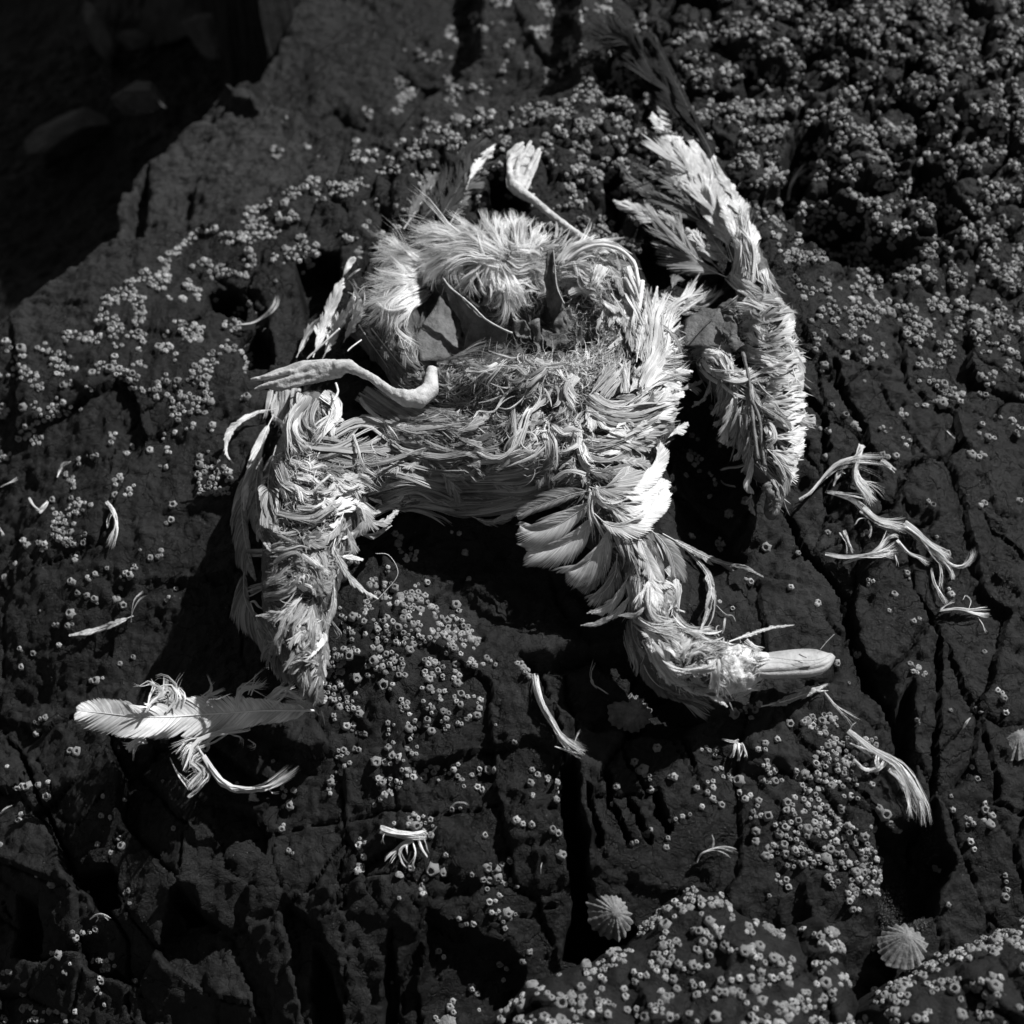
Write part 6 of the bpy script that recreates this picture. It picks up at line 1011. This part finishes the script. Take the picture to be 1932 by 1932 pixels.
tube('C', [(1345,760),(1330,900),(1310,1050),(1290,1140)], 22, 18, M['shaft'], 'quill', absz=[7.6,7.6,7.5,7.4])
tube('A', [(640,890),(770,770),(900,650)], 8, 9, M['shaft'], 'quill', absz=[6.6,7.4,8]); tube('A', [(870,1080),(885,1150),(850,1220)], 9, 9, M['shaft'], 'quill', absz=[6.6,6.9,7.2]); tube('A', [(1070,740),(990,800),(960,830)], 6, 6, M['shaft'], 'quill', absz=[5.4,5.6,5.6])
tube('H', [(700,310),(760,250),(830,190)], 9, 10, M['shaft'], 'quill', absz=[8.6,8.9,9]); tube('H', [(1200,1168),(1340,1010),(1350,920),(1280,820),(1180,810)], 2, 2, M['shaft'], 'quill', absz=[3.6,4,4.6,5,5.2], rough=0)
tube('H', [(1200,1168),(1130,1210),(1060,1250)], 3, 2, M['shaft'], 'quill', absz=[3.5,2.4,1.2], rough=0)
tube('G', [(1780,920),(1830,860),(1890,800)], 2, 1.5, M['shaft'], 'bristle', absz=[4.2,4.5,4.8], rough=0)

# ---------------------------------------------------------------- loose feathers on the rock
def loose(label, cat='feather', group=None): return None
def wisp(label, items, c, name='loose_feather', cat='feather', m=None):
    """a shed scrap: each item (points, spread, n, width, lift)"""
    p0 = cv(c, [items[0][0][0]])[0]; org = hit(p0[0], p0[1], surf)[0]; b = Batch()
    for pts, sp, n, w, lf in items: b.tuft(c, pts, sp, n, w, lf, .7, 0, False)
    px, py, l, w, r = (np.concatenate(q) for q in (b.px, b.py, b.l, b.w, b.r)); P = settle(px, py, l, .8, surf); V, F, uv = ribbons(P, w, r, PROF[None])
    o = link(name, V-org, F, m or M['white'], None, True, uv, 1); o.location = org; tag(o, label, cat); return o
def frill(t, c, items, m=None, f=surf):
    b = Batch(); org = np.array(t.location)
    for pts, sp, n, w, lf in items: b.tuft(c, pts, sp, n, w, lf, 1.6, .8, False)
    b.build('barbs', m or W_, None, t, org, 'stuff', f, 1.)
def loosevane(label, c, pts, wl, wr, m=None, lift=(3, 3), split=.2, nb=70, extra=(), **kw):
    p0 = cv(c, [pts[0]])[0]; org = hit(p0[0], p0[1], surf)[0]; t = thing('loose_feather', org, label, 'feather')
    vane(c, pts, wl, wr, m or W_, lift, nb, split, parent=t, org=org, f=surf, drop=1, name='vane', **kw)
    for e in extra: vane(c, e[0], e[1], e[2], m or W_, lift, 60, e[3], parent=t, org=org, f=surf, drop=1, name='vane', tip=.8)
    return t
loosevane('long white primary feather lying flat below the tip of the left wing', '6', [(1650,290),(1400,290),(1150,305),(900,322),(700,322),(520,300),(400,292)], 120, 105, lift=(40,58), split=.02, ang=44, ramp=.5, nb=260, root=.04, shaft=1.1, seed=7, tip=.16, cup=.08,
          )
_t = [o for o in C.objects if o.name.startswith('loose_feather')][-1]
frill(_t, '6', [([(1300,350),(1150,400),(1000,450),(895,522)],(40,4),40,13,(44,38)),([(760,400),(720,450),(655,495)],(24,4),24,12,(48,46)),([(760,300),(800,230),(860,180),(850,90)],(10,6),16,14,(50,58)),([(860,290),(900,230),(880,180),(800,180)],(24,16),20,11,(46,50)),
 ([(940,290),(960,220),(920,180),(930,150)],(20,14),20,11,(46,50)),([(1050,280),(1080,220),(1120,190),(1155,145)],(26,10),22,12,(44,48)),([(1250,280),(1260,190),(1310,150),(1420,130)],(10,8),16,11,(42,46)),([(1310,210),(1330,160),(1370,110)],(8,5),10,10,(42,46)),([(1400,250),(1480,190),(1560,150)],(30,20),30,14,(38,40)),
 ([(760,430),(700,460),(660,495)],(20,6),16,12,(46,46)),([(1300,440),(1340,470),(1300,500)],(4,3),5,6,(30,20)),([(1180,400),(1250,440),(1240,470)],(4,3),5,6,(36,22))])
wisp('curved white plume stem with tangled barbs just below the long white feather', [([(1020,450),(1090,570),(1180,680),(1290,706),(1400,690),(1480,640),(1575,565)],(6,8),34,13,(34,22)),([(1400,695),(1430,720),(1470,715)],(3,3),5,7,(3,3)),([(1050,520),(1010,560),(1060,610),(1010,680),(990,710)],(22,26),40,6,(30,18)),
      ([(890,535),(920,600),(960,660),(995,715)],(5,5),14,12,(8,6)),([(985,745),(1040,700),(1100,630),(1060,560)],(10,10),20,6,(20,24)),([(1040,480),(1080,500),(1090,465),(1040,460)],(5,5),12,6,(12,12))], '6')
wisp('white teardrop feather hanging on the rock left of the carcass', [([(560,910),(595,960),(610,1040),(590,1110),(570,1170)],(8,10),26,10,(6,5)),([(590,960),(565,1010),(560,1060)],(4,6),8,6,(6,5))], '4')
loosevane('white feather lying aslant near the left edge below the barnacle band', '4', [(700,1512),(600,1550),(480,1590),(360,1614)], 20, 20, lift=(6,5), split=.15, nb=50)
wisp('thin white filament curving up from the slanting feather', [([(688,1545),(692,1490),(715,1430),(768,1388)],(2,2),6,6,(5,6))], '4')
wisp('short white quill at the left edge of the view', [([(0,836),(50,815),(102,798)],(3,3),9,10,(4,4))], '4'); wisp('two crossed pale scraps beside the left edge', [([(155,890),(180,930),(215,965)],(6,6),10,12,(4,4)),([(200,965),(230,935),(252,905)],(8,6),10,14,(4,4))], '4')
wisp('small pale sliver on the rock at the left edge', [([(-8,1040),(26,1088)],(2,2),5,8,(3,3))], '4'); loosevane('grey oval feather standing on a barnacle clump', '4', [(300,785),(325,735),(370,703)], 16, 12, m=G_, lift=(5,8), split=.1, nb=26)
wisp('bare white curved quill left of the upper foot shadow', [([(1238,1702),(1320,1690),(1390,1655),(1430,1600),(1440,1540)],(3,2),14,10,(9,14))], '1'); wisp('small white filament in the dark gap left of the upright feathers', [([(1372,1745),(1385,1722),(1398,1716)],(2,2),5,6,(4,5))], '1')
wisp('long thick white quill feather standing below the carcass, beside the crack', [([(1088,95),(1100,170),(1130,270),(1170,350),(1210,420),(1270,475),(1355,528)],(10,9),46,12,(7,5)),([(1190,480),(1240,495),(1350,525)],(4,3),10,10,(5,5)),([(1290,490),(1300,440),(1328,380)],(3,3),6,5,(5,8))], '7')
wisp('white torn feather with looped barbs low in the middle', [([(275,905),(340,925),(430,945),(530,945)],(16,6),32,14,(6,6)),([(530,945),(555,920),(575,890)],(5,3),7,7,(6,8)),([(300,930),(290,960),(292,995)],(3,3),4,6,(5,3)),([(460,965),(400,990),(350,1040),(310,1095)],(12,5),18,7,(5,4)),([(450,970),(385,1020),(400,1075),(435,1110)],(5,3),10,8,(5,5)),
      ([(450,980),(462,1040),(437,1108)],(4,3),9,8,(5,5)),([(470,960),(490,1020),(520,1075)],(5,4),9,7,(5,4)),([(500,950),(520,1000),(522,1040)],(4,4),8,6,(5,4)),([(415,975),(418,1050)],(3,3),4,9,(4,4))], '7')
wisp('small arched white filament on the ledge with barnacles', [([(650,795),(680,772),(722,775),(735,792)],(2,2),7,7,(4,5))], '7'); wisp('tiny burst of white down in the shadow edge left of the head', [([(1388,150),(1380,90),(1400,20)],(2,2),4,4,(4,9)),([(1390,150),(1430,175),(1480,200)],(2,2),5,4,(5,3)),([(1375,130),(1390,160),(1410,180)],(8,8),12,9,(5,5))], '7')
wisp('short white squiggle on the rock above the big limpet', [([(1125,1085),(1118,1110),(1112,1150)],(1,1),4,5,(3,3))], '7')
wisp('large tangled scrap of white plumage on the split rock at the right', [([(755,902),(810,870),(870,800),(950,725),(1050,697),(1150,700),(1245,722)],(5,5),26,12,(14,14)),([(1180,700),(1230,730),(1262,758)],(14,8),16,9,(12,8)),([(1085,615),(1065,680),(1050,760),(1070,820),(1120,870),(1155,930)],(12,16),40,12,(12,10)),
      ([(1090,620),(1100,625),(1040,680),(1070,720)],(4,4),8,5,(14,14)),([(1040,800),(1090,830),(1130,890)],(30,24),50,5,(8,8)),([(890,858),(980,875),(1060,895),(1140,935)],(5,7),18,11,(12,10)),([(1090,940),(1160,1000),(1250,1035),(1320,1060)],(22,14),50,11,(9,9)),
      ([(1300,1030),(1380,1090),(1460,1170),(1540,1240)],(26,12),60,12,(10,10)),([(1480,1190),(1560,1245),(1620,1240),(1660,1180),(1640,1160)],(8,3),18,8,(9,12)),([(1500,1210),(1545,1270),(1570,1325)],(10,5),18,8,(8,6)),([(890,1185),(980,1200),(1080,1195),(1180,1160),(1255,1090)],(7,8),32,11,(6,9)),
      ([(985,1235),(1060,1210),(1180,1180),(1280,1175)],(7,7),22,9,(5,6)),([(985,1065),(1010,1120),(1042,1185)],(16,6),22,9,(6,5)),([(1270,1110),(1330,1180),(1400,1210),(1455,1235)],(6,5),18,8,(8,7)),([(930,830),(960,760),(1000,770)],(6,5),12,7,(10,9)),([(935,815),(965,780),(985,740)],(3,3),7,7,(9,9)),
      ([(1115,1010),(1130,1050),(1108,1100)],(8,6),12,6,(7,5)),([(1040,1035),(1070,1000),(1110,990)],(4,4),8,5,(6,7)),([(1490,1230),(1500,1310),(1482,1385)],(4,4),12,8,(8,6)),([(1445,1260),(1460,1340),(1490,1410),(1520,1465)],(4,8),16,8,(7,6)),([(1490,1485),(1580,1475),(1660,1500),(1760,1524)],(4,3),16,9,(7,7)),
      ([(1495,1480),(1530,1450),(1575,1425)],(5,4),9,6,(6,6)),([(1690,1520),(1715,1560),(1735,1612)],(2,2),4,4,(6,4)),([(1640,1480),(1655,1430),(1625,1400),(1600,1430)],(1,1),3,3,(7,10)),([(1195,1120),(1250,1090),(1280,1100)],(8,8),12,6,(8,8)),([(1260,1190),(1268,1230),(1265,1255)],(3,3),6,5,(6,4))], '5', 'feather_scrap', 'feathers')
loosevane('pale split feather lying in the shade edge just below the beak', '8', [(555,268),(660,245),(780,205),(905,150)], 22, 20, m=G_, lift=(6,10), split=.2, nb=50, extra=[([(700,215),(800,190),(905,185)], 10, 14, .3)])
wisp('thin bare quill leading down right from the feather under the beak', [([(885,190),(950,270),(1065,365)],(3,2),9,9,(8,6))], '8')
wisp('lacy skeleton of a white feather draped across the dark crevice low on the right', [([(1010,395),(1080,450),(1160,510),(1250,560),(1310,630),(1350,720),(1380,800),(1380,900)],(10,10),44,10,(12,12)),([(1015,460),(1080,490),(1150,520)],(4,4),12,9,(9,10)),([(1040,545),(1100,600),(1170,590),(1210,540)],(8,10),22,9,(7,10)),([(1230,590),(1280,650),(1310,720)],(14,10),26,9,(11,11)),
      ([(1300,640),(1330,760),(1360,870)],(5,4),16,7,(10,6)),([(1020,400),(1030,370),(1055,345)],(2,2),6,6,(7,7)),([(1170,510),(1160,560),(1190,600)],(12,12),22,7,(10,10)),([(1385,760),(1400,840),(1410,900)],(4,3),9,8,(8,6))], '8')
wisp('small white ragged petal shaped tuft on the rock below the head', [([(350,435),(400,450),(440,455)],(5,8),14,11,(6,6)),([(420,460),(410,510),(390,540)],(12,12),14,12,(7,5)),([(440,460),(440,520),(430,555)],(14,12),16,13,(7,5)),([(450,460),(470,500),(475,540)],(12,10),14,11,(7,5))], '8')
wisp('thin white filament arching over the crest of the near boulder', [([(218,1085),(240,1040),(290,1015),(350,1012),(425,1040)],(3,3),14,8,(8,6)),([(300,1010),(308,970),(300,930)],(3,2),6,6,(6,8))], '8')
wisp('white curved feather stuck upright in the dark gap high on the right', [([(693,1052),(705,980),(735,920),(790,855)],(6,6),26,10,(16,18))], '3'); wisp('tiny white crescent on the lip of the upper right block', [([(1390,690),(1412,695),(1422,715)],(2,2),6,7,(7,7))], '3')
wisp('small white scrap of barbs in the cracked rock low on the left', [([(470,1385),(500,1362),(540,1355),(578,1390)],(3,3),10,6,(6,6)),([(500,1400),(515,1375),(500,1350)],(2,2),6,5,(6,8))], '6'); wisp('short pale sliver on the rock near the right edge', [([(1610,385),(1628,350),(1650,318)],(4,3),9,9,(4,5))], '8')
wisp('tiny pale sliver on the smooth block right of the wing', [([(1525,540),(1545,560),(1570,592)],(2,2),5,7,(3,3))], '5'); wisp('short pale splinter at the left edge low down', [([(0,830),(30,800),(70,782)],(3,3),8,7,(4,4))], '6')
# fuzzy weed in the wet gully
wd = Batch(); wd.tangle('8', (1170,1190,1330,1500), 900, 14, 2.5, 3, 2.0); wd.tangle('8', (1280,1370,1430,1450), 500, 14, 2.5, 3, 2.0); wd.tangle('8', (1380,880,1490,1100), 260, 14, 2.5, 2, 2.0)
px, py, l, w, r = (np.concatenate(q) for q in (wd.px, wd.py, wd.l, wd.w, wd.r)); P = settle(px, py, l, 1.5, surf); V, F, uv = ribbons(P, w, r, PROF[None]); M['weed'] = feather_mat('dry_weed', .06, .16, .1)
tag(link('seaweed', V, F, M['weed'], None, True, uv, 1), 'short pale fuzzy weed growing in the damp gully', 'seaweed', None, 'stuff')

# dried fibres and torn tissue inside the hollow
fb = Batch(); fb.tangle('B', (560,900,1500,1400), 220, 170, 5, 8, .7); fb.tangle('B', (1250,1000,1850,1350), 200, 120, 6, 12, 1.1)
for p, sp, n in [([(900,900),(1000,1000),(1100,1160),(1060,1280)],(40,40),24),([(600,1000),(560,1180),(600,1360)],(30,30),24),([(1400,1000),(1450,1120),(1560,1220)],(40,30),30),([(700,1390),(860,1350),(1060,1300),(1250,1290)],(12,14),34),([(1480,880),(1520,960),(1500,1060)],(30,30),20),([(1660,900),(1700,1000),(1800,1080)],(30,40),30)]: fb.tuft('B', p, sp, n, 6, (10, 10), 1.5, .6, False)
fb.build('sinew', U_, 'dried threads of tissue inside the open body')

chip('2', [(935,985),(940,800),(985,755),(1020,742),(1040,775),(1062,745),(1082,762),(1088,800),(1122,792),(1100,870),(1062,960),(1045,1005),(985,1020)], [3.1,2.9,2.8,2.7,2.75,2.7,2.7,2.75,2.7,2.85,3,3.1,3.1], M['leg'], 'foot_web', warp=.0022, seed=21, label='folded dried web of the raised foot')
chip('A', [(870,890),(620,905),(420,965),(300,1020),(310,1078),(430,1102),(620,1088),(850,1040),(900,980)], [6.8,6.4,5.8,5.4,5.3,5.5,5.8,6.4,6.8], M['leg'], 'foot_web', warp=.0016, seed=22, label='folded dried web of the foot lying across the left wing')
